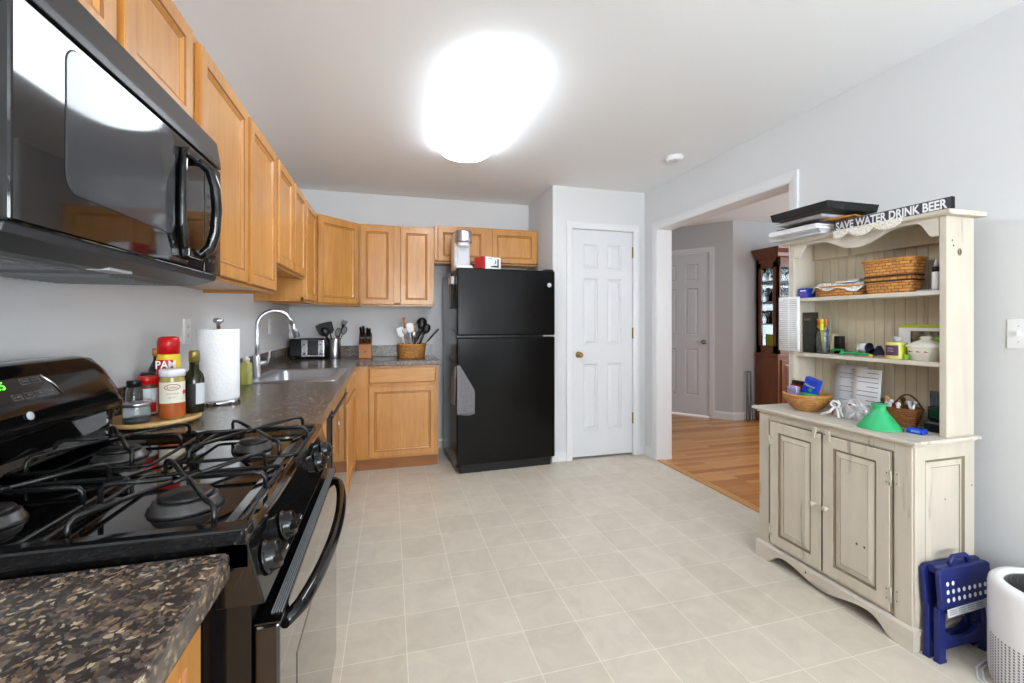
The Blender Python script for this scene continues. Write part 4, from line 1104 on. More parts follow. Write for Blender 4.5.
# knife block
kx, ky = -.213, 4.255
t = thing('knife_block', 'orange-brown wooden knife block against the back wall', 'knife block', (kx, ky, tz))
MB().prism([(ky-.055, tz), (ky-.055, tz+.125), (ky+.03, tz+.225), (ky+.10, tz+.20), (ky+.10, tz)], 'x', kx-.055, kx+.055).build('block', 'block_wood', t, bevel=.003)
MB().prism([(ky-.0551, tz+.126), (ky+.0295, tz+.2255), (ky+.031, tz+.2265), (ky-.056, tz+.128)], 'x', kx-.053, kx+.053).build('slot_face', 'brown', t)
MB().box(kx-.008, ky-.0562, tz+.055, kx+.008, ky-.055, tz+.068).build('maker_mark', 'brown', t)
for i, (dx_, dz_, L_) in enumerate(((-.034, .0, .13), (-.012, .0, .14), (.018, .0, .12), (.036, .0, .115))):
    b0 = Vector((kx+dx_, ky-.01, tz+.182)); ax = Vector((0.02*(i-1.5), -.62, .78)).normalized()
    k_ = thing('knife', ('black handled knife farthest left in the knife block', 'long black handled knife, second from left in the block', 'black handled knife, third from left in the block', 'black handled knife farthest right in the knife block')[i], 'knife', tuple(b0), 0, 'knives in the block')
    MB().tube([b0-ax*.002, b0+ax*.018], .0085, 10).build('bolster', 'steel', k_)
    MB().tube([b0+ax*.018, b0+ax*L_*.5, b0+ax*(L_-.01), b0+ax*L_], [.009, .0115, .0105, .006], 10).build('handle', 'black_plastic', k_)
for i, dx_ in enumerate((-.036, -.012, .012, .036)):
    b0 = Vector((kx+dx_, ky-.042, tz+.143)); ax = Vector((0, -.62, .78)).normalized()
    k_ = thing('steak_knife', 'small black steak knife in the lower row of the block', 'knife', tuple(b0), 0, 'steak knives in the lower row')
    MB().tube([b0-ax*.002, b0+ax*.035, b0+ax*.04], [.006, .0065, .003], 8).build('handle', 'black_plastic', k_)
# utensil basket
ux, uy = .198, 4.215
def weave(r0, amp, nth, nz, ph=0):
    return lambda a, z: amp*math.sin(nth*a)*math.sin(nz*z+ph)
t = thing('utensil_basket', 'round woven honey coloured basket full of cooking utensils', 'basket', (ux, uy, tz))
MB().lathe([(.118, 0)]+[(.118+.012*i/14, .004+i*.0085) for i in range(15)]+[(.122, .120), (.118, .10), (.108, .01), (0, .008)], (ux, uy, tz), 96, fn=lambda a, z: .0032*math.sin(24*a)*math.sin(z*360)).build('woven_wall', 'weave_honey', t)
MB().tube([(ux+.131*math.cos(2*PI*k/40), uy+.131*math.sin(2*PI*k/40), tz+.122) for k in range(40)], .006, 8, closed=True).build('rim', 'orange_basket', t)
G = 'utensils in the woven basket'
UT = [('spatula', 'white spatula leaning left in the woven basket', (-.03, 0), (-.112, -.02, .245), 'white_plastic', 1.0),
      ('spatula', 'white spatula upright in the middle of the woven basket', (.0, .01), (-.018, -.01, .285), 'white_plastic', 1.0),
      ('pastry_brush', 'orange handled brush standing tall at the basket left', (-.05, .03), (-.072, .03, .34), 'orange', 1.0),
      ('serving_spoon', 'pale grey spoon between the two white spatulas', (-.04, -.02), (-.066, -.02, .24), 'light_grey', .8),
      ('serving_spoon', 'wooden spoon near the centre of the woven basket', (0, .03), (.030, .02, .275), 'orange_basket', 1.0),
      ('ladle', 'large black ladle with its bowl highest in the basket', (.02, .02), (.105, .03, .335), 'black_plastic', 1.7),
      ('spatula', 'black spatula behind the metal rod in the basket', (.01, .0), (.066, .0, .275), 'black_plastic', .9),
      ('serving_spoon', 'black spoon at the right of the woven basket', (.03, -.02), (.150, -.02, .275), 'black_plastic', 1.2),
      ('rolling_handle', 'grey grip leaning far right out of the woven basket', (.02, .01), (.245, -.03, .232), 'dark_grey', .9),
      ('pastry_brush', 'tan wooden brush leaning back in the woven basket', (.03, .04), (.048, .04, .28), 'tan', .9),
      ('pasta_fork', 'black pasta fork in the middle of the woven basket', (.02, -.03), (.085, -.03, .24), 'black_plastic', .9),
      ('ladle', 'small black ladle just left of the large one in the basket', (.0, .03), (.058, .045, .285), 'black_plastic', 1.1),
      ('slotted_turner', 'dark grey turner standing behind the wooden spoon in the basket', (.0, .045), (.015, .055, .27), 'dark_grey', .9),
      ('serving_spoon', 'black spoon between the ladle and the right hand spoon', (.03, .02), (.125, .03, .245), 'black_plastic', .9),
      ('whisk', 'small wire whisk at the left front of the woven basket', (-.04, -.03), (-.045, -.045, .20), 'steel', .7),
      ('serving_spoon', 'steel spoon low at the front of the woven basket', (-.01, -.03), (.02, -.05, .21), 'steel', .8)]
for k_, lb, (a, b_), (c_, d_, e_), m_, sz in UT:
    utensil(k_, lb, (ux+a, uy+b_, gz+.005), (ux+c_, uy+d_, tz+e_+.03), m_, G, size=sz)
t = thing('metal_skewer', 'shiny metal rod leaning across the front of the basket', 'utensil', (ux-.02, uy-.05, gz), 0, G)
MB().tube([(ux-.03, uy-.06, gz+.01), (ux+.100, uy-.07, tz+.235)], .0045, 8).build('rod', 'steel', t)

# ================================================================== HUTCH
HX0, HX1, HY0, HY1, HZ = 1.925, 2.255, 1.222, 1.945, .800
t = thing('hutch', 'distressed cream painted hutch with two doors and open shelves', 'hutch', (2.09, 1.585, 0))
# carcass of the base: side frames, top rail, back
def arcpts(y0, y1, zt, zb, n=10):
    return []
mb = MB()
mb.box(HX0+.003, HY0+.003, .085, HX1, HY1, .775)
mb.build('base_carcass', 'hutch', t)
# near side: stiles, rails and raised panel
mb = MB().panel((HX0, HY0, .085), X, Z, -Y, HX1-HX0, .69, .006, [(0, 0, 0), (.055, 0, 0), (.058, .005, 1), (.066, .005, 1), (.085, -.001, 0), (.088, .001, 1), (.090, .001, 0)])
mb.build('side_panel', ['hutch', 'glaze'], t)
# front frame
mb = MB().box(HX0-.006, HY0, .085, HX0+.003, HY0+.062, .775).box(HX0-.006, HY1-.062, .085, HX0+.003, HY1, .775).box(HX0-.006, HY0+.062, .740, HX0+.003, HY1-.062, .775)
mb.build('face_frame', 'hutch', t, bevel=.002)
# plinth with scalloped apron (front) and plain returns
n = 40; pts = []
y0, y1 = HY0-.012, HY1+.012; Lh = y1-y0
def apron(s):   # s in 0..1 : height of the lower edge
    e = .115
    if s < e or s > 1-e: return 0
    q = (s-e)/(1-2*e)
    b_ = min(q, 1-q)*2       # 0 at feet, 1 at centre
    up = .058*min(1, math.sin(min(b_/.30, 1)*PI/2)**.8)
    return max(.0, up-.036*(.5-.5*math.cos(PI*max(0, (b_-.30)/.70))))
low = [(y0+Lh*i/n, apron(i/n)) for i in range(n+1)]
mb = MB()
A = [mb.v((HX0-.018, y, z)) for y, z in low]; B = [mb.v((HX0-.018, y, .078)) for y, z in low]; B2 = [mb.v((HX0-.006, y, .088)) for y, z in low]
A3 = [mb.v((HX0+.004, y, z)) for y, z in low]; B3 = [mb.v((HX0+.004, y, .088)) for y, z in low]
for k in range(n):
    mb.f([A[k], A[k+1], B[k+1], B[k]]); mb.f([B[k], B[k+1], B2[k+1], B2[k]]); mb.f([B2[k], B2[k+1], B3[k+1], B3[k]]); mb.f([B3[k], B3[k+1], A3[k+1], A3[k]]); mb.f([A3[k], A3[k+1], A[k+1], A[k]])
for q in (0, n): mb.f([A[q], B[q], B2[q], B3[q], A3[q]])
mb.prism([(y0, 0), (y0, .078), (HY0, .088), (HY0+.006, .088), (HY0+.006, 0)], 'x', HX0+.004, HX1)
mb.prism([(y1, 0), (y1, .078), (HY1, .088), (HY1-.006, .088), (HY1-.006, 0)], 'x', HX0+.004, HX1)
mb.build('plinth', 'hutch_h', t)
MB().prism([(HX0-.030, HY0-.026), (HX1+.01, HY0-.026), (HX1+.01, HY1+.03), (HX0-.030, HY1+.03)], 'z', .785, HZ).build('base_top', 'hutch_h', t, bevel=.004, seg=3)
MB().prism([(HX0-.012, HY0-.010), (HX1, HY0-.010), (HX1, HY1+.012), (HX0-.012, HY1+.012)], 'z', .773, .785).build('top_moulding', 'hutch_h', t, bevel=.003)
# doors
HR = [(0, .002, 1), (.002, 0, 0), (.050, 0, 0), (.052, .006, 1), (.060, .006, 1), (.082, .0005, 0), (.084, .002, 1), (.086, .002, 0)]
doors = []
for (a, b_) in ((1.580, 1.862), (1.290, 1.572)):
    d = MB().panel((HX0-.007, b_, .110), -Y, Z, -X, b_-a, .628, .014, HR).build('door', ['hutch', 'glaze'], t); doors.append(d)
def hknob(par, y, z):
    q = MB(); q.T = Matrix.Translation(Vector((HX0-.021, y, z))) @ Matrix.Rotation(-PI/2, 4, 'Y')
    q.lathe([(.006, 0), (.006, .012), (.011, .017), (.013, .023), (.010, .029), (0, .031)], (0, 0, 0), 18); q.build('knob', 'hutch', par)
hknob(doors[0], 1.606, .412); hknob(doors[1], 1.546, .412)
for par, y in ((doors[0], 1.608), (doors[1], 1.540)):     # wooden turn latches at the top
    q = MB(); q.T = Matrix.Translation(Vector((HX0-.022, y, .742))) @ Matrix.Rotation(.16 if y > 1.6 else -.16, 4, 'X')
    q.prism([(-.008, .022), (.008, .022), (.011, .006), (.006, -.028), (-.006, -.028), (-.011, .006)], 'x', -.008, .0).build('turn_latch', 'hutch', par, bevel=.002)
for par, y, sgn in ((doors[0], 1.866, 1), (doors[1], 1.286, -1)):
    for z in (.175, .635):
        q = MB().cyl((HX0-.021, y, z-.03), .0035, .06, 10)
        for s_ in (-1, 1):
            q.prism([(y+s_*.002, z-.012), (y+s_*.008, z-.024), (y+s_*.020, z-.028), (y+s_*.020, z+.028), (y+s_*.008, z+.024), (y+s_*.002, z+.012)], 'x', HX0-.0225 if s_*sgn < 0 else HX0-.0085, HX0-.0205 if s_*sgn < 0 else HX0-.0055)
        hb = q.build('hinge', 'hardware', par)
        q = MB()
        for s_ in (-1, 1):
            for dz_ in (-.018, .018): q.cyl((HX0-.0235 if s_*sgn < 0 else HX0-.0095, y+s_*.014, z+dz_), .0022, .002, 8, 'x')
        q.build('screws', 'black_matte', hb)
# knots and dents in the paint
mb = MB()
for (x_, y_, z_, r) in ((HX0-.0186, 1.420, .312, .005), (HX0-.0186, 1.388, .312, .005), (HX0-.0182, 1.66, .06, .005)):
    mb.lathe([(r, 0), (r*.6, .0006), (0, .0004)], (0, 0, 0), 12) if False else mb.ball((x_, y_, z_), .0012, r, r*1.1, 12)
for (x_, z_, r) in ((2.09, .56, .003), (2.125, 1.572, .004), (2.132, 1.552, .004), (2.24, .60, .004)):
    mb.ball((x_, HY0-.0055 if z_ < .8 else 1.2138, z_), r, .0012, r, 10)
mb.build('knots', 'knot', t)
mb = MB()
kc = Vector((2.165, 1.2130, 1.528))
mb.tube([kc+X*(.0095*math.cos(2*PI*i/18))+Z*(.013*math.sin(2*PI*i/18)) for i in range(18)], .0012, 5, closed=True)
mb.tube([kc+X*(.0045*math.cos(2*PI*i/12))+Z*(.007*math.sin(2*PI*i/12)) for i in range(12)], .0012, 5, closed=True)
mb.build('knot_ring', 'knot', t)
# upper part
UX0, UX1, UY0, UY1, UZ = 2.10, 2.250, 1.214, 1.912, 1.668
for y0_, y1_ in ((UY0, UY0+.020), (UY1-.020, UY1)):
    MB().box(UX0, y0_, HZ, UX1, y1_, UZ).build('upper_side', 'hutch', t, bevel=.002)
mb = MB(); zb0, zb1 = HZ, UZ
prof = []; y = UY0+.02; wB = .0445; nb = 15; wB = (UY1-UY0-.04)/nb
for i in range(nb):
    a = y+i*wB
    prof += [(a, UX1-.006), (a+.0025, UX1-.010), (a+wB-.0025, UX1-.010), (a+wB-.0005, UX1-.006)]
prof = [(x_, y_) for y_, x_ in prof] + [(UX1, UY1-.02), (UX1, UY0+.02)]
mb.prism(prof, 'z', zb0, zb1).build('beadboard_back', 'hutch_back', t)
mb = MB()
for i in range(1, nb): mb.box(UX1-.0068, y+i*wB-.0012, zb0, UX1-.0062, y+i*wB+.0006, zb1)
mb.build('bead_grooves', 'glaze', t)
for z in (1.378, 1.090):
    MB().box(UX0-.004, UY0+.02, z-.018, UX1-.011, UY1-.02, z).build('shelf', 'hutch_h', t, bevel=.002)
mb = MB()
for y0_, y1_ in ((UY0-.002, UY0+.022), (UY1-.022, UY1+.002)): MB().box(UX0-.010, y0_, HZ, UX0, y1_, UZ).build('front_stile', 'hutch', t, bevel=.002)
# scalloped valance under the cornice
n = 48; ya, yb = UY0+.024, UY1-.024
def val(s):
    b_ = min(s, 1-s)*2
    if b_ < .10: return 1.592
    if b_ < .42: return 1.598+.058*math.sin(PI/2*min(1, (b_-.10)/.14))
    return 1.656-.058*(.5-.5*math.cos(PI*(b_-.42)/.58))
low = [(ya+(yb-ya)*i/n, val(i/n)) for i in range(n+1)]
mb = MB()
A = [mb.v((UX0-.010, y_, z)) for y_, z in low]; B = [mb.v((UX0-.010, y_, UZ)) for y_, z in low]
A2 = [mb.v((UX0+.006, y_, z)) for y_, z in low]; B2 = [mb.v((UX0+.006, y_, UZ)) for y_, z in low]
for k in range(n):
    for P_, Q in ((A, B), (B, B2), (B2, A2), (A2, A)): mb.f([P_[k], P_[k+1], Q[k+1], Q[k]])
for q in (0, n): mb.f([A[q], B[q], B2[q], A2[q]])
mb.build('valance', 'hutch_h', t)
MB().box(UX1-.034, UY0+.02, 1.585, UX1-.012, UY1-.02, UZ).build('back_rail', 'hutch_back', t)
MB().prism([(UX0-.020, UZ), (UX0-.034, UZ+.006), (UX0-.036, UZ+.020), (UX1+.030, UZ+.020), (UX1+.030, UZ)], 'y', UY0-.026, UY1+.03).build('cornice', 'hutch_h', t, bevel=.003)
ZC = UZ+.0205

# ---- on top of the hutch
def sheet_stack(name, label, cat, x0, y0, x1, y1, z0, z1, m, rz=0, group=None, layers=0, cover=None):
    cx_, cy_ = (x0+x1)/2, (y0+y1)/2
    t = thing(name, label, cat, (cx_, cy_, z0), rz, group)
    if layers:
        b = MB(); k = (z1-z0)/layers
        for i in range(layers):
            j = (random.random()-.5)*.012; j2 = (random.random()-.5)*.012
            b.box(x0-cx_+j, y0-cy_+j2, i*k, x1-cx_+j, y1-cy_+j2, (i+.86)*k)
        L('pages', b, m, t)
    else: L('pages', MB().box(x0-cx_, y0-cy_, 0.001, x1-cx_, y1-cy_, z1-z0-.001), m, t)
    if cover:
        L('cover', MB().box(x0-cx_-.002, y0-cy_-.002, z1-z0-.001, x1-cx_+.002, y1-cy_+.002, z1-z0+.001), cover, t)
    return t
sheet_stack('paper_stack', 'thick stack of white papers lowest in the pile on the hutch top', 'papers', 2.025, 1.690, 2.255, 1.985, ZC, ZC+.022, 'paper_grey', .02, layers=5)
sheet_stack('paper_stack', 'white folded papers on the thick stack atop the hutch', 'papers', 1.995, 1.690, 2.245, 1.955, ZC+.0225, ZC+.046, 'white_paper', .05, layers=3)
sheet_stack('magazine', 'dark magazine between white papers and grey ones atop the hutch', 'magazine', 2.02, 1.68, 2.25, 1.93, ZC+.0465, ZC+.058, 'dark_grey', -.03, cover='black_matte')
sheet_stack('magazine', 'magazine with an orange cover patch under the black tray', 'magazine', 2.07, 1.58, 2.22, 1.74, ZC+.0595, ZC+.066, 'orange_basket', .25, cover='orange_basket')
sheet_stack('notebook', 'light grey spiral notebook just beneath the black tray', 'notebook', 1.98, 1.64, 2.20, 1.90, ZC+.0675, ZC+.080, 'light_grey', .0, cover='mid_grey')
tx, ty, tzz = 2.075, 1.715, ZC+.082
t = thing('tray', 'shallow black tray lying on top of the papers on the hutch', 'tray', (tx, ty, tzz), 0)
mb = MB()
secs = [((-.152, -.152, .152, .152), 0), ((-.158, -.158, .158, .158), .034), ((-.160, -.160, .160, .160), .036), ((-.154, -.154, .154, .154), .036), ((-.146, -.146, .146, .146), .004)]
rings = [[mb.v((p[0], p[1], z)) for p in ((a, b), (c_, b), (c_, d_), (a, d_))] for (a, b, c_, d_), z in secs]
mb.f(rings[0][::-1])
for A, B in zip(rings, rings[1:]):
    for k in range(4): mb.f([A[k], A[(k+1) % 4], B[(k+1) % 4], B[k]])
mb.f(rings[-1]); L('tray_body', mb, 'black_matte', t, bevel=.002)
# sign
t = thing('wooden_sign', 'long narrow grey sign reading SAVE WATER DRINK BEER', 'sign', (2.09, 1.42, ZC))
MB().box(2.078, 1.189, ZC+.0005, 2.096, 1.655, ZC+.046).build('board', 'black_matte', t)
MB().box(2.0775, 1.191, ZC+.001, 2.0779, 1.653, ZC+.0455).build('painted_face', 'sign_grey', t)
mb = MB().text('SAVE WATER DRINK BEER', (2.0772, 1.648, ZC+.0058), -Y, Z, -X, .050, .0004, sx=.7, bold=.034)
xs_ = [v_.co.y for v_ in mb.bm.verts]; w_now = max(xs_)-min(xs_)
for v_ in mb.bm.verts: v_.co.y = 1.646+(v_.co.y-max(xs_))*(.444/w_now)
mb.build('lettering', 'white_plastic', t)
# lace doily hanging over the cornice edge
t = thing('lace_doily', 'cream crocheted doily hanging over the hutch cornice under the sign', 'doily', (2.06, 1.52, ZC))
mb = MB(); c0 = Vector((2.058, 1.50, ZC+.002))
def dpt(yy, dz): return (2.0595, yy, ZC+.0015-dz)
def lowd(yy):
    s = (yy-1.345)/.30
    return .014+.032*abs(math.sin(PI*s*2.6))**.6*(.75+.25*math.sin(PI*s))
mb.grid(lambda u, v_: dpt(1.345+.30*u, lowd(1.345+.30*u)*v_), 60, 4)
mb.box(2.060, 1.345, ZC+.0002, 2.075, 1.645, ZC+.0012)
mb.build('crochet', 'lace', t, solid=.0015)

# ---- upper shelf
S1, S2, S0 = 1.3785, 1.0905, HZ+.0005
def pbox(name, label, cat, x0, y0, z0, x1, y1, z1, m, rz=0, bev=.002, group=None, part='carton'):
    cx_, cy_ = (x0+x1)/2, (y0+y1)/2
    t = thing(name, label, cat, (cx_, cy_, z0), rz, group)
    L(part, MB().box(x0-cx_, y0-cy_, 0, x1-cx_, y1-cy_, z1-z0), m, t, bevel=bev)
    return t
t = pbox('small_box', 'small blue and purple box at the left end of the upper shelf', 'box', 2.115, 1.832, S1, 2.175, 1.885, S1+.052, 'blue', .1)
L('printed_label', MB().box(-.0305, -.020, .008, -.0302, .020, .036), 'purple', t)
L('printed_top', MB().box(-.0303, -.016, .0365, -.0301, .016, .042), 'white_paper', t)
def basket_rect(name, label, x, y, z, hx, hy, h, m, rim, group=None, band_=False, flare=1.12, rz=0, n=80, pw=5):
    t = thing(name, label, 'basket', (x, y, z), rz, group)
    rows = max(4, int(h/.011))
    prof = [(1e-4, 0)]
    prof2 = []
    for i in range(rows+1):
        k = 1+(flare-1)*i/rows; prof2.append((k, i*h/rows))
    mb = MB()
    rings = []
    for (k, zz_) in [(.92, 0)]+prof2+[(flare-.06, h), (.88, .006)]:
        ring = []
        for j in range(n):
            a = 2*PI*j/n; ca, sa = math.cos(a), math.sin(a); g = (abs(ca)**pw+abs(sa)**pw)**(-1/pw)
            wv = 1+.018*math.sin(n/4*a)*math.cos(PI*zz_/(h/rows)) if 0 < zz_ < h else 1
            ring.append(mb.v((hx*k*g*ca*wv, hy*k*g*sa*wv, zz_)))
        rings.append(ring)
    mb.f(rings[0][::-1]); mb.f(rings[-1])
    for A, B in zip(rings, rings[1:]):
        for j in range(n): mb.f([A[j], A[(j+1) % n], B[(j+1) % n], B[j]])
    L('woven_body', mb, m, t)
    mb = MB(); pts = []
    for j in range(n):
        a = 2*PI*j/n; ca, sa = math.cos(a), math.sin(a); g = (abs(ca)**pw+abs(sa)**pw)**(-1/pw)
        pts.append((hx*(flare+.01)*g*ca, hy*(flare+.01)*g*sa, h-.004))
    mb.tube(pts, .005, 6, closed=True); L('rim', mb, rim, t)
    if band_:
        for q in (0, 1):
            mb = MB(); pts = []
            for j in range(n*2):
                a = PI*j/n; ca, sa = math.cos(a), math.sin(a); g = (abs(ca)**pw+abs(sa)**pw)**(-1/pw)
                k = 1+(flare-1)*(.4+.14*q)+(.022 if (j//5+q) % 2 else -.03)
                pts.append((hx*k*g*ca, hy*k*g*sa, h*(.36+.14*q)))
            mb.tube(pts, .0042, 6, closed=True); L('dark_weave', mb, 'wicker_black', t)
    return t
bt = basket_rect('woven_basket', 'low oval basket with a patterned cloth liner on the upper shelf', 2.170, 1.690, S1, .050, .115, .052, 'weave_honey', 'wicker_rim', pw=2.6)
mb = MB(); pts_a = []
def lin(u, v_):
    a = 2*PI*u; g = (abs(math.cos(a))**2.6+abs(math.sin(a))**2.6)**(-1/2.6)
    k = 1.16+.03*math.sin(a*9) if v_ > .3 else 1.0
    z_ = .064-.030*v_*(1+.35*math.sin(a*7))+.006*math.sin(a*3)
    k = .98+.26*v_
    return (.050*k*g*math.cos(a), .115*k*g*math.sin(a), z_)
mb.grid(lin, 64, 4); L('cloth_liner', mb, 'floral', bt, solid=.002)
t = pbox('napkin_stack', 'folded pale paper lying in the cloth lined basket', 'paper', 2.14, 1.60, S1+.066, 2.20, 1.70, S1+.072, 'white_paper', .3, part='folded_sheet')
t = pbox('napkin_stack', 'white folded paper sticking up beside the large woven basket', 'paper', 2.165, 1.590, S1+.073, 2.205, 1.66, S1+.082, 'paper_grey', -.25, part='folded_sheet')
basket_rect('woven_basket', 'large tall woven basket with dark bands on the upper shelf', 2.163, 1.451, S1, .046, .088, .152, 'weave_honey', 'wicker_rim', band_=True, flare=1.2, pw=6)
t = thing('glue_bottle', 'white squeeze bottle with black collar at the right end of upper shelf', 'bottle', (2.125, 1.268, S1+.004))
MB().lathe([(.011, 0), (.0125, .003), (.0125, .070), (.010, .075)], (2.125, 1.268, S1+.004), 20).build('bottle_body', 'white_plastic', t)
MB().lathe([(.012, .072), (.012, .092), (.009, .093)], (2.125, 1.268, S1+.004), 20).build('collar', 'black_plastic', t)
MB().lathe([(.009, .092), (.005, .108), (.0015, .125)], (2.125, 1.268, S1+.004), 16).build('nozzle', 'light_grey', t)
t = pbox('seed_packet', 'flat purple and white packet lying near the squeeze bottle', 'packet', 2.105, 1.25, S1+.0005, 2.185, 1.325, S1+.004, 'pale_purple', .0, bev=0, part='packet_sheet')

# ---- middle shelf
t = thing('note_sheet', 'white printed sheet hanging off the left front post of the hutch', 'paper', (2.085, 1.925, 1.10))
mb = MB(); mb.grid(lambda u, v_: (2.078-.006*math.sin(u*PI), 1.842+.130*u, 1.098+.288*v_), 8, 2)
mb.build('sheet', 'white_paper', t, solid=.001)
mb = MB()
for i in range(26):
    for (a, b_) in ((-.020, .026), (.034, .092 if i % 5 else .07)):
        zz_ = 1.370-.0102*i
        mb.box(2.0705, 1.872+a, zz_, 2.0710, 1.872+b_, zz_+.0020)
mb.build('printed_lines', 'print_grey', t)
t = thing('book', 'dark cookbook standing upright behind the glass pen jar', 'book', (2.150, 1.842, S2), math.radians(-12))
L('cover', MB().box(-.010, -.040, 0, .012, .040, .212), 'book_cover', t)
mb = MB().text('basic', (-.0103, .032, .170), -Y, Z, -X, .024, .0004, sx=1.0)
L('title', mb, 'tan', t)
t = thing('glass_jar', 'glass jar full of pens and scissors on the middle shelf', 'jar', (2.150, 1.770, S2))
MB().lathe([(.026, 0), (.030, .004), (.030, .090), (.026, .105), (.027, .118), (.0255, .118), (.0245, .104), (.0285, .088), (.0285, .006), (0, .005)], (2.150, 1.770, S2), 28).build('jar_wall', 'glass', t)
J = Vector((2.150, 1.770, S2+.007))
def stick(name, label, cat, o1, o2, r, m, tipm=None, group='pens in the glass jar'):
    a, b_ = J+Vector(o1), J+Vector(o2); ax = (b_-a).normalized()
    k = thing(name, label, cat, tuple(a), 0, group)
    MB().tube([a, b_], r, 10).build('barrel', m, k)
    MB().tube([b_, b_+ax*.018, b_+ax*.02], [r*1.06, r*1.0, r*.6], 10).build('end_cap', tipm or m, k)
stick('highlighter', 'yellow-green highlighter standing tallest in the pen jar', 'marker', (.0, .004, 0), (-.012, -.002, .150), .0085, 'lime', 'yellow')
stick('pen', 'dark pen in the left of the glass jar', 'pen', (-.008, .012, 0), (-.010, .014, .098), .004, 'navy')
stick('pen', 'pale pen in the right of the glass jar', 'pen', (-.004, -.014, 0), (-.008, -.018, .105), .004, 'light_grey')
stick('pen', 'black pen in the middle of the glass jar', 'pen', (-.014, -.002, 0), (-.018, .004, .09), .004, 'black_plastic')
stick('pen', 'blue pen behind the scissors in the glass jar', 'pen', (.010, -.006, 0), (.012, -.012, .11), .004, 'blue')
stick('pen', 'grey pencil at the far side of the glass jar', 'pen', (.012, .008, 0), (.014, .012, .10), .0035, 'mid_grey')
t = thing('scissors', 'orange handled scissors in the glass pen jar', 'scissors', tuple(J+Vector((.006, .012, .01))))
mb = MB(); p = J+Vector((-.002, .010, 0))
for s_, dy_ in ((1, .022), (-1, -.020)):
    c_ = p+Vector((.0, dy_+.004, .150))
    mb.tube([c_+Y*(.012*math.cos(2*PI*i/18))+Z*(.020*math.sin(2*PI*i/18)) for i in range(18)], .0035, 8, closed=True)
    mb.tube([c_+Vector((0, -s_*.006, -.018)), p+Vector((0, s_*.002, .11))], .004, 8)
mb.build('handles', 'orange', t)
mb = MB()
for s_ in (1, -1): mb.prism([(p.y+s_*.001, p.z+.008), (p.y+s_*.007, p.z+.11), (p.y-s_*.003, p.z+.115)], 'x', p.x-.001+s_*.001, p.x+s_*.001)
mb.build('blades', 'steel', t)
t = pbox('small_box', 'small black box behind the green cord on the middle shelf', 'box', 2.19, 1.715, S2, 2.225, 1.745, S2+.09, 'black_plastic')
t = pbox('small_box', 'narrow olive box standing beside the black one on the middle shelf', 'box', 2.19, 1.75, S2, 2.225, 1.772, S2+.10, 'tile_back')
t = thing('green_strap', 'green ribbon strap lying loosely along the middle shelf', 'strap', (2.14, 1.62, S2))
mb = MB(); pts = []
for i in range(50):
    s = i/49
    pts.append((2.145+.022*math.sin(s*14), 1.725-.20*s+.018*math.sin(s*19), S2+.006+.007*abs(math.sin(s*9))+(.012*(1-s) if s < .3 else 0)))
mb.tube(pts, .0055, 8).build('strap_body', 'green', t)
MB().box(2.118, 1.512, S2+.002, 2.128, 1.524, S2+.012).build('yellow_clip', 'yellow', t)
t = thing('tape_spool', 'white spool of ribbon lying on its side on the middle shelf', 'spool', (2.165, 1.575, S2+.012))
mb = MB(); c_ = Vector((2.175, 1.600, S2+.040)); ax = Vector((-.1, -1, 0)).normalized(); q = ax.to_track_quat('Z', 'Y').to_matrix().to_4x4()
mb.T = Matrix.Translation(c_) @ q; mb.lathe([(.020, .003), (.020, .040)], (0, 0, 0), 24).build('ribbon', 'white_plastic', t)
for zz_ in (0, .040):
    mb = MB(); mb.T = Matrix.Translation(c_) @ q; mb.lathe([(.006, zz_), (.024, zz_), (.024, zz_+.003), (.006, zz_+.003)], (0, 0, 0), 24).build('flange', 'navy' if zz_ else 'light_grey', t)
t = thing('ribbon_bow', 'navy blue cloth bow beside the white spool on the middle shelf', 'bow', (2.145, 1.52, S2+.01))
mb = MB().prism([(1.555, S2+.014), (1.545, S2+.040), (1.520, S2+.022), (1.500, S2+.055), (1.480, S2+.012)], 'x', 2.135, 2.165); mb.build('folded_cloth', 'navy', t, bevel=.004)
# candle
x, y = 2.135, 1.420
t = thing('jar_candle', 'pale yellow candle jar with a purple label on the middle shelf', 'candle', (x, y, S2))
MB().lathe([(.034, 0), (.038, .004), (.038, .070), (.036, .074)], (x, y, S2), 32).build('wax_jar', 'candle', t)
ac = toCam(x, y)
band(x, y, S2, .0386, .008, .064, ac-.35, ac+1.2).build('yellow_band', 'candle_band', t)
lb = band(x, y, S2, .0388, .016, .060, ac-1.15, ac+.2).build('label', 'plum', t)
mb = MB(); ctext(mb, 'RED', x, y, S2, .0395, .043, .011, ac-.5); ctext(mb, 'WINE', x, y, S2, .0395, .032, .009, ac-.5); mb.build('label_print', 'light_grey', lb)
MB().lathe([(.011, .074), (.014, .078), (.014, .094), (.010, .098), (0, .099)], (x, y-.006, S2), 18).build('glass_stopper', 'light_grey', t)
t = pbox('lime_toy', 'small lime green block between the candle and the white dish', 'block', 2.115, 1.366, S2, 2.130, 1.378, S2+.022, 'lime_green', .3, part='block_body')
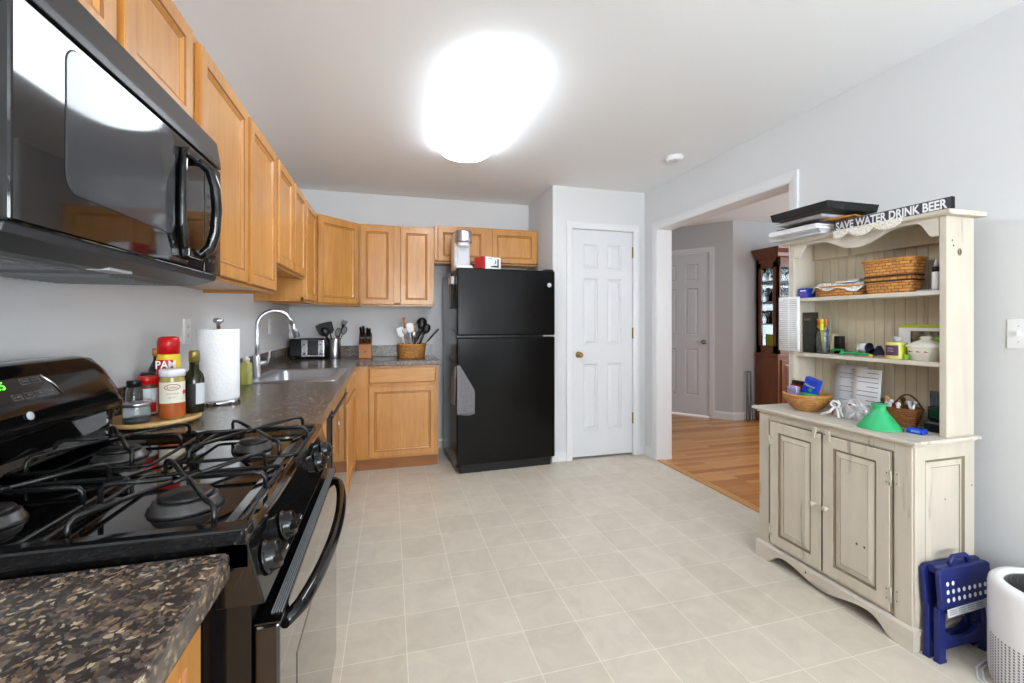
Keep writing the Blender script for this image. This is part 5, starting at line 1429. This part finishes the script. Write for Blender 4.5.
# ceramic covered dish
x, y = 2.155, 1.318
t = thing('covered_dish', 'cream ceramic covered dish with small painted motifs', 'dish', (x, y, S2))
MB().lathe([(.040, 0), (.044, .003), (.046, .020), (.052, .024), (.056, .050), (.058, .054), (.054, .056)], (x, y, S2), 48, sx=.85, sy=1.05, fn=lambda a, z: .0008*math.sin(24*a) if z < .02 else 0, pw=3).build('dish_body', 'ceramic', t)
MB().lathe([(.061, .055), (.062, .060), (.050, .070), (.028, .082), (.018, .086), (.016, .090), (.020, .096), (.015, .101), (0, .102)], (x, y, S2), 40, sx=.85, sy=1.05, pw=3).build('lid', 'ceramic', t)
mb = MB()
for dy_ in (-.028, 0, .028):
    mb.ball((x-.0462, y+dy_+.006, S2+.038), .0006, .0035, .0035, 8); mb.ball((x-.0462, y+dy_, S2+.037), .0006, .007, .0012, 8)
mb.build('painted_motif', 'dark_red', t)
t = thing('picture_card', 'card with a food photo and lime edge leaning behind the dish', 'card', (2.215, 1.362, S2))
MB().box(2.214, 1.252, S2, 2.218, 1.462, S2+.150).build('card_board', 'white_paper', t)
MB().box(2.2134, 1.252, S2+.136, 2.2139, 1.462, S2+.150).build('lime_edge', 'candle_band', t)
mb = MB().box(2.2132, 1.252, S2+.055, 2.2138, 1.415, S2+.122); mb.build('food_photo', 'food_photo', t)
mb = MB()
for i in range(9): mb.ball((2.2128, 1.262+.014*i, S2+.085+.012*math.sin(i*2.3)), .0008, .011, .009, 10)
mb.build('leaf_spots', 'lime_green', t)
mb = MB()
for i in range(4): mb.ball((2.2122, 1.27+.028*i, S2+.078+.01*math.sin(i*1.7)), .0008, .008, .007, 10)
mb.build('tomato_spots', 'red', t)

# ---- hutch counter
x, y = 2.058, 1.784
t = thing('woven_bowl', 'round wicker bowl basket at the left of the hutch counter', 'basket', (x, y, S0))
prof = [(.052, 0)]+[(.052+.053*math.sin(PI/2*i/13)**.9, .003+.0062*i) for i in range(14)]+[(.101, .083), (.096, .07), (.053, .010), (0, .009)]
MB().lathe(prof, (x, y, S0), 90, fn=lambda a, z: .0020*math.sin(30*a)*math.sin(z*500)).build('woven_wall', 'weave_fine', t)
MB().tube([(x+.104*math.cos(2*PI*k/40), y+.104*math.sin(2*PI*k/40), S0+.083) for k in range(40)], .0055, 8, closed=True).build('rim', 'wicker_rim', t)
t = pbox('snack_pouch', 'bright blue printed pouch standing in the wicker bowl', 'pouch', 2.020, 1.722, S0+.045, 2.045, 1.797, S0+.175, 'blue', .1, bev=.006, part='pouch_body')
t.rotation_euler = (.28, 0, .1)
mb = MB().text('Natural', (-.0130, .030, .085), -Y, Z, -X, .017, .0006); L('lettering', mb, 'white_plastic', t)
mb = MB(); mb.box(-.0135, -.030, .01, -.0129, .030, .03); L('label_stripe', mb, 'blue_light', t)
mb = MB(); mb.ball((-.013, -.004, .07), .001, .010, .010, 12); L('badge', mb, 'green', t)
t = pbox('snack_pouch', 'clear lilac bag of things in the wicker bowl', 'pouch', 2.010, 1.80, S0+.045, 2.045, 1.862, S0+.120, 'pale_purple', -.1, bev=.010, part='bag_body')
t = pbox('paperback', 'black and orange paperback standing at the back of the bowl', 'book', 2.055, 1.79, S0+.045, 2.070, 1.870, S0+.145, 'book_cover', 0, part='cover')
L('cover_stripe', MB().box(-.0082, -.045, .055, -.0077, .045, .080), 'dark_red', t)
t = thing('green_dish', 'small round green lid lying in the wicker bowl', 'lid', (2.01, 1.755, S0+.078)); t.rotation_euler = (0, .12, 0)
L('lid_disc', MB().lathe([(.038, 0), (.040, .003), (.040, .008), (.03, .011), (0, .011)], (0, -.02, .008), 28), 'green', t)
# papers against the back, bag of bits
for i, (ya_, yb_, h_, lb) in enumerate(((1.60, 1.755, .235, 'printed white sheet leaning on the back boards behind the bag'), (1.53, 1.66, .225, 'right hand printed sheet leaning against the hutch back boards'))):
    t = thing('paper_sheet', lb, 'paper', (2.20-.008*i, (ya_+yb_)/2, S0))
    mb = MB(); x_ = 2.200-.008*i; mb.grid(lambda u, v_: (x_+.02*v_, ya_+(yb_-ya_)*u, S0+h_*v_), 4, 4)
    mb.build('sheet', 'white_paper' if i else 'paper_grey', t, solid=.0012)
    mb = MB()
    for k in range(9):
        zz_ = S0+h_-.02-.022*k; xx = x_+.02*(zz_-S0)/h_-.0012
        mb.box(xx, ya_+.012, zz_, xx+.0004, ya_+(.5 if k % 3 == 0 else .85)*(yb_-ya_), zz_+.003)
    mb.build('printed_lines', 'mid_grey', t)
t = thing('plastic_bag', 'clear plastic bag of white and red bits on the hutch counter', 'bag', (2.10, 1.58, S0))
mb = MB()
def bag(u, v_):
    a = 2*PI*u; e = math.sin(PI*v_*.5+.02)
    r = 1.0-.30*v_+.06*math.sin(a*5+v_*9)+.04*math.sin(a*11-v_*5)
    return (2.10+.052*r*math.cos(a)*(1-v_**4), 1.578+.098*r*math.sin(a)*(1-v_**4*.9), S0+.001+.085*v_+.008*math.sin(a*7)*v_)
mb.grid(bag, 44, 12); mb.build('bag_film', 'plastic_bag', t)
random.seed(3)
for i in range(16):
    a = random.uniform(PI*.6, PI*1.4); zz_ = random.uniform(.010, .075)
    cx_ = 2.10+.058*(1-.3*zz_/.085)*math.cos(a)*.98; cy_ = 1.578+.098*math.sin(a)*1.0*random.uniform(.2, .9)
    m_ = ['white_plastic', 'red', 'white_plastic', 'light_grey', 'white_plastic'][i % 5]
    b = MB(); d_ = Vector((0, random.uniform(-1, 1), random.uniform(-1, 1))).normalized()
    p = Vector((cx_-.010, cy_, S0+zz_))
    b.tube([p-d_*.012, p, p+d_*.012], [.004, .0055, .003], 8)
    b.build('clip_piece', m_, t)
t = thing('bag_clip', 'white ring shaped plastic clip lying on the plastic bag', 'clip', (2.03, 1.61, S0))
mb = MB(); c_ = Vector((2.030, 1.612, S0+.062))
mb.tube([c_+Y*(.020*math.cos(2*PI*i/20))+Z*(.014*math.sin(2*PI*i/20)) for i in range(20)], .005, 8, closed=True)
mb.tube([c_+Vector((0, .006, -.014)), (2.020, 1.630, S0+.025), (2.010, 1.665, S0+.008)], .006, 8).tube([c_+Vector((0, -.008, -.012)), (2.015, 1.585, S0+.022), (2.01, 1.58, S0+.006)], .005, 8)
mb.build('clip_body', 'white_plastic', t)
# oval dark basket with odds and ends
x, y = 2.155, 1.428
t = thing('woven_basket', 'brown oval basket with odds and ends on the hutch counter', 'basket', (x, y, S0+.0))
MB().lathe([(.060, 0)]+[(.062+.020*i/10, .003+.0075*i) for i in range(11)]+[(.076, .077), (.06, .010), (0, .009)], (x, y, S0), 80, sx=.75, sy=1.12, fn=lambda a, z: .0016*math.sin(26*a)*math.sin(z*420)).build('woven_wall', 'weave_dark', t)
MB().tube([(x+.062*math.cos(2*PI*k/40), y+.092*math.sin(2*PI*k/40), S0+.079) for k in range(40)], .004, 8, closed=True).build('rim', 'wicker_dark', t)
mb = MB(); mb.tube([(x+.02, y+.03-.095*math.sin(PI*i/16)*0-.115*(i/16), S0+.08+.055*math.sin(PI*i/16)) for i in range(17)], .004, 6); mb.build('hoop_handle', 'brown', t)
random.seed(11)
for i in range(9):
    m_ = ['light_grey', 'steel', 'tan', 'white_plastic', 'brown', 'steel', 'light_grey', 'tan', 'dark_grey'][i]
    yy = y-.07+.0165*i; xx = x+random.uniform(-.03, .02)
    a = Vector((xx, yy, S0+.035)); b_ = a+Vector((random.uniform(-.02, .02), random.uniform(-.025, .025), random.uniform(.055, .085)))
    o = MB().tube([a, (a+b_)/2, b_], [.005, .007, .006], 8)
    k = thing('utensil', ('silver grey', 'shiny metal', 'tan wooden', 'white', 'brown wooden', 'bright metal', 'pale grey', 'light tan', 'dark grey')[i]+' small tool sticking out of the brown oval basket', 'utensil', tuple(a), 0, 'bits in the brown oval basket')
    o.build('shaft', m_, k); MB().ball(tuple(b_), .006, .011, .010, 10).build('tool_head', m_, k)
# funnel
x, y = 2.010, 1.402
t = thing('funnel', 'bright green plastic funnel upside down on the hutch counter', 'funnel', (x, y, S0))
MB().lathe([(.079, 0), (.079, .004), (.074, .008), (.026, .075), (.022, .084), (.022, .092), (.028, .098), (.028, .103), (.016, .104)], (x, y, S0), 44).build('cone', 'funnel_green', t)
t = pbox('small_box', 'small dark blue tin lying right of the green funnel', 'box', 2.035, 1.262, S0, 2.075, 1.320, S0+.022, 'blue', .2, bev=.006)
L('printed_label', MB().box(-.0206, -.018, .007, -.0202, .012, .015), 'blue_light', t)
t = thing('coffee_grinder', 'black desk gadget with a grey screen at the hutch right corner', 'device', (2.165, 1.30, S0))
MB().box(2.135, 1.236, S0, 2.215, 1.322, S0+.045).build('device_base', 'black_plastic', t, bevel=.010)
MB().box(2.155, 1.240, S0+.045, 2.20, 1.318, S0+.105).build('device_body', 'screen_dark', t, bevel=.008)
MB().box(2.170, 1.238, S0+.105, 2.195, 1.318, S0+.165).build('screen', 'photo_dark', t, bevel=.002)
t.name = 'desk_gadget'

# ================================================================== STEP STOOL
sa = math.radians(0)
t = thing('step_stool', 'folded blue plastic step stool leaning against the hutch side', 'step stool', (2.074, 1.164, 0)); t.rotation_euler = (-.05, 0, 0); t.scale = (.92, .95, .94)
def P2(pts, y0, y1, name, m='stool_blue', bev=.004, par=None): return L(name, MB().prism(pts, 'y', y0, y1), m, par or t, bevel=bev)
# rear leg frame and front leg frame
for nm, yo in (('rear_leg_frame', .014), ('front_leg_frame', -.022)):
    mb = MB(); s_ = 1
    # outer trapezoid frame built of four bars
    for sx in (-1, 1):
        mb.prism([(sx*.150, 0), (sx*.112, 0), (sx*.098, .205), (sx*.134, .205)], 'y', yo, yo+.020)
    mb.prism([(-.12, .180), (.12, .180), (.12, .225), (-.12, .225)], 'y', yo+.001, yo+.019)
    # arched lower rail
    arc_ = [(.105*math.cos(PI*i/12), .085+.040*(-1)*0+.03*math.sin(PI*i/12)*-1+.03) for i in range(13)]
    mb.prism([(-.128, .045), (.128, .045), (.122, .110)]+[(.085*math.cos(PI*i/10), .112-.035*math.sin(PI*i/10)) for i in range(11)]+[(-.122, .110)], 'y', yo+.002, yo+.018)
    L(nm, mb, 'stool_blue', t, bevel=.003)
for sx in (-1, 1):
    for yo in (.014, -.022): L('foot', MB().prism([(sx*.152, 0), (sx*.110, 0), (sx*.110, .012), (sx*.152, .012)], 'y', yo-.002, yo+.022), 'stool_blue', t, bevel=.002)
# folded step top
P2([(-.142, .210), (.142, .218), (.148, .350), (.130, .362), (-.130, .362), (-.148, .345)], -.038, -.020, 'step_half')
P2([(-.142, .205), (.142, .205), (.148, .345), (.130, .358), (-.130, .358), (-.148, .345)], .016, .034, 'step_half')
mb = MB(); mb.tube([(-.055, -.018, .350), (-.052, -.018, .378), (-.038, -.018, .392), (.038, -.018, .392), (.052, -.018, .378), (.055, -.018, .350)], .009, 10)
L('carry_handle', mb, 'stool_blue', t)
L('hinge_rod', MB().tube([(-.13, -.002, .352), (.13, -.002, .352)], .016, 12), 'stool_blue', t)
mb = MB()
for r_ in range(3):
    for c_ in range(8):
        if r_ == 2 and c_ in (2, 3, 4, 5): continue
        if r_ == 2 and c_ > 5: continue
        mb.cyl((-.108+.031*c_, -.0395, .238+.031*r_), .0085, .002, 14, 'y') if False else mb.lathe([(0, 0)], (0, 0, 0), 3, caps=False) if False else mb.ball((-.108+.031*c_, -.0385, .243+.031*r_), .0080, .0016, .0090, 14)
L('anti_slip_dots', mb, 'white_plastic', t)
L('warning_label', MB().prism([(-.118, .178), (.118, .186), (.118, .218), (-.118, .210)], 'y', -.0395, -.0385), 'paper_grey', t)
mb = MB()
for k in range(4):
    for r_ in range(3): mb.box(-.108+.052*k, -.0400, .188+.0075*r_+.0017*k, -.068+.052*k, -.0396, .1900+.0075*r_+.0017*k)
L('label_print', mb, 'mid_grey', t)
# ================================================================== AIR PURIFIER
px_, py_ = 2.130, .925
t = thing('air_purifier', 'white round air purifier on the floor beside the step stool', 'air purifier', (px_, py_, 0))
R_ = .166
MB().lathe([(R_*.93, 0), (R_*.97, .012), (R_, .05), (R_, .335), (R_*.985, .352), (R_*.93, .362), (R_*.80, .366), (R_*.78, .362), (R_*.76, .350), (0, .348)], (px_, py_, 0), 56).build('housing', 'white_plastic', t)
MB().lathe([(R_*.77, .3505), (R_*.70, .357), (R_*.3, .359), (0, .359)], (px_, py_, 0), 40).build('top_grille', 'black_plastic', t)
mb = MB()
for k in range(7):
    rr_ = R_*(.12+.09*k); mb.tube([(px_+rr_*math.cos(2*PI*i/32), py_+rr_*math.sin(2*PI*i/32), .3595) for i in range(32)], .0012, 4, closed=True)
mb.build('grille_rings', 'dark_grey', t)
mb = MB(); a0 = math.atan2(-py_, -px_)
for i in range(30):
    for j in range(17):
        a = a0-1.15+.085*i*.9; z = .025+.0095*j
        r1 = R_+.0006; da = .0030/R_; hz = .0030
        c_ = [(px_+r1*math.cos(a+s_*da), py_+r1*math.sin(a+s_*da), z+q*hz) for s_, q in ((-1, -1), (1, -1), (1, 1), (-1, 1))]
        mb.f([mb.v(p) for p in c_])
mb.build('air_holes', 'mid_grey', t)
a = a0+.42
mb = MB(); mb.grid(lambda u, v_: (px_+(R_+.0012)*math.cos(a+.12*(u-.5)), py_+(R_+.0012)*math.sin(a+.12*(u-.5)), .205+.022*v_), 4, 1); mb.build('side_badge', 'purple', t)
mb = MB(); mb.grid(lambda u, v_: (px_+(R_+.001)*math.cos(a-.05+.22*(u-.5)), py_+(R_+.001)*math.sin(a-.05+.22*(u-.5)), .300+.006*v_), 4, 1); mb.build('maker_mark', 'mid_grey', t)
t = thing('power_cord', 'white power cord curling on the floor round the air purifier', 'cord', (2.05, 1.0, 0))
mb = MB(); pts = [(2.25, 1.105, .004), (2.12, 1.110, .004), (2.04, 1.095, .004), (1.985, 1.06, .004), (1.955, 1.0, .004), (1.945, .93, .004), (1.950, .86, .004), (1.98, .78, .004)]
mb.tube(pts, .0038, 8); pts = [(x_+.012*math.sin(i), y_-.012, .0042) for i, (x_, y_, z_) in enumerate(pts[1:])]; mb.tube(pts, .0034, 8)
mb.build('cable', 'white_plastic', t)

# ================================================================== DINING ROOM PIECES
t = thing('china_cabinet', 'dark cherry wood china cabinet with glass sides in the dining room', 'china cabinet', (5.0, 4.49, 0))
KX0, KX1, KY0, KY1 = 4.555, 5.55, 4.335, 4.665
mb = MB().box(KX0-.012, KY0-.012, .0, KX1+.012, KY1, .83).box(KX0-.025, KY0-.025, .83, KX1+.025, KY1, .865).box(KX0-.02, KY0-.02, 0, KX1+.02, KY1, .09)
mb.build('lower_cabinet', 'cherry', t, bevel=.004)
for k in range(3):
    MB().panel((KX0+.03+k*.31, KY0-.013, .13), X, Z, -Y, .29, .66, .016, [(0, 0, 0), (.045, 0, 0), (.05, .006, 0), (.07, .001, 0)]).build('cupboard_door', 'cherry', t)
mb = MB()
for (a, b_) in ((KX0, KY0), (KX1-.04, KY0), (KX0, KY1-.04), (KX1-.04, KY1-.04), (KX0+.31, KY0), (KX0+.65, KY0)): mb.box(a, b_, .865, a+.04, b_+.03 if b_ == KY0 else b_+.04, 2.05)
mb.box(KX0, KY0, 2.0, KX1, KY1, 2.05).box(KX0, KY0, .865, KX0+.03, KY1, .96).box(KX0, KY0, 1.93, KX0+.03, KY1, 2.0).box(KX0, KY0, .865, KX1, KY0+.03, .92).box(KX0, KY0, 1.93, KX1, KY0+.03, 2.0)
mb.box(KX0, KY0, .865, KX0+.028, KY0+.075, 2.0).box(KX0, KY1-.075, .865, KX0+.028, KY1, 2.0)
mb.build('upper_frame', 'cherry', t, bevel=.002)
MB().box(KX0+.01, KY1-.012, .865, KX1-.01, KY1-.002, 2.0).build('mirror_back', 'cabinet_mirror', t)
mb = MB()
prof = [(0, 2.045), (-.02, 2.06), (-.035, 2.10), (-.075, 2.145), (-.085, 2.168), (.10, 2.168), (.10, 2.045)]
A = [mb.v((KX0+p, KY0+p, z)) for p, z in prof]; B = [mb.v((KX1-p, KY0+p, z)) for p, z in prof]; C = [mb.v((KX0+p, KY1, z)) for p, z in prof]; D_ = [mb.v((KX1-p, KY1, z)) for p, z in prof]
for P_, Q in ((A, B), (C, A), (B, D_)):
    for k in range(len(prof)): mb.f([P_[k], P_[(k+1) % 7], Q[(k+1) % 7], Q[k]])
mb.f([C[4], A[4], B[4], D_[4]])
mb.build('crown', 'cherry', t)
MB().box(KX0+.012, KY0+.07, .96, KX0+.016, KY1-.07, 1.93).build('side_glass', 'glass_clear', t)
MB().box(KX0+.04, KY0+.01, .92, KX1-.04, KY0+.014, 1.93).build('front_glass', 'glass_clear', t)
for z in (1.22, 1.50, 1.76): MB().box(KX0+.03, KY0+.035, z, KX1-.03, KY1-.015, z+.012).build('glass_shelf', 'cherry' if z == 9 else 'light_grey', t)
# its contents
gi = 0
def goblet(x, y, z, label, h=.15):
    t = thing('goblet', label, 'glass', (x, y, z), 0, 'glasses in the china cabinet')
    MB().lathe([(.030, 0), (.030, .003), (.005, .008), (.004, h*.45), (.022, h*.60), (.030, h*.8), (.027, h), (.026, h), (.028, h*.8), (.018, h*.62), (0, h*.55)], (x, y, z), 16).build('goblet_bowl', 'glass', t)
for z, nm in ((1.232, 'lower'), (1.512, 'middle'), (1.772, 'upper')):
    for i in range(5):
        for j in range(2): goblet(KX0+.08+.09*i, KY0+.11+.11*j, z+.001, 'clear stemmed glass on the %s china cabinet shelf' % nm, .17)
t = thing('serving_plate', 'green painted plate standing in the bottom of the china cabinet', 'plate', (KX0+.10, 4.52, .867))
MB().box(KX0+.075, 4.42, .867, KX0+.085, 4.59, 1.10).build('painted_board', 'lime_green', t)
MB().box(KX0+.0735, 4.44, .89, KX0+.0745, 4.57, 1.08).build('painted_field', 'candle_band', t)
t['label'] = 'upright green picture board low in the china cabinet side window'; t['category'] = 'picture board'; t.name = 'picture_board'
for i, z in enumerate((1.232, 1.512)):
    t = thing('white_platter', ('pale square platter standing on the lower china cabinet shelf', 'pale square platter standing on the middle china cabinet shelf')[i], 'platter', (KX0+.3, 4.60, z+.001))
    MB().box(KX0+.20, 4.600, z+.001, KX0+.44, 4.612, z+.17).build('platter_face', 'white_plastic', t, bevel=.004)
t = thing('folding_stand', 'slim grey folded metal stand against the wall by the china cabinet', 'stand', (4.42, 4.62, 0))
mb = MB()
for x_ in (4.40, 4.455): mb.tube([(x_, 4.62, .002), (x_, 4.655, .62)], .008, 8); mb.tube([(x_, 4.66, .002), (x_, 4.655, .60)], .008, 8)
mb.build('leg_frame', 'mid_grey', t)
MB().tube([(4.40, 4.655, .62), (4.455, 4.655, .62)], .009, 8).build('top_bar', 'mid_grey', t)
MB().tube([(4.40, 4.63, .18), (4.455, 4.63, .18)], .006, 8).build('cross_bar', 'mid_grey', t)
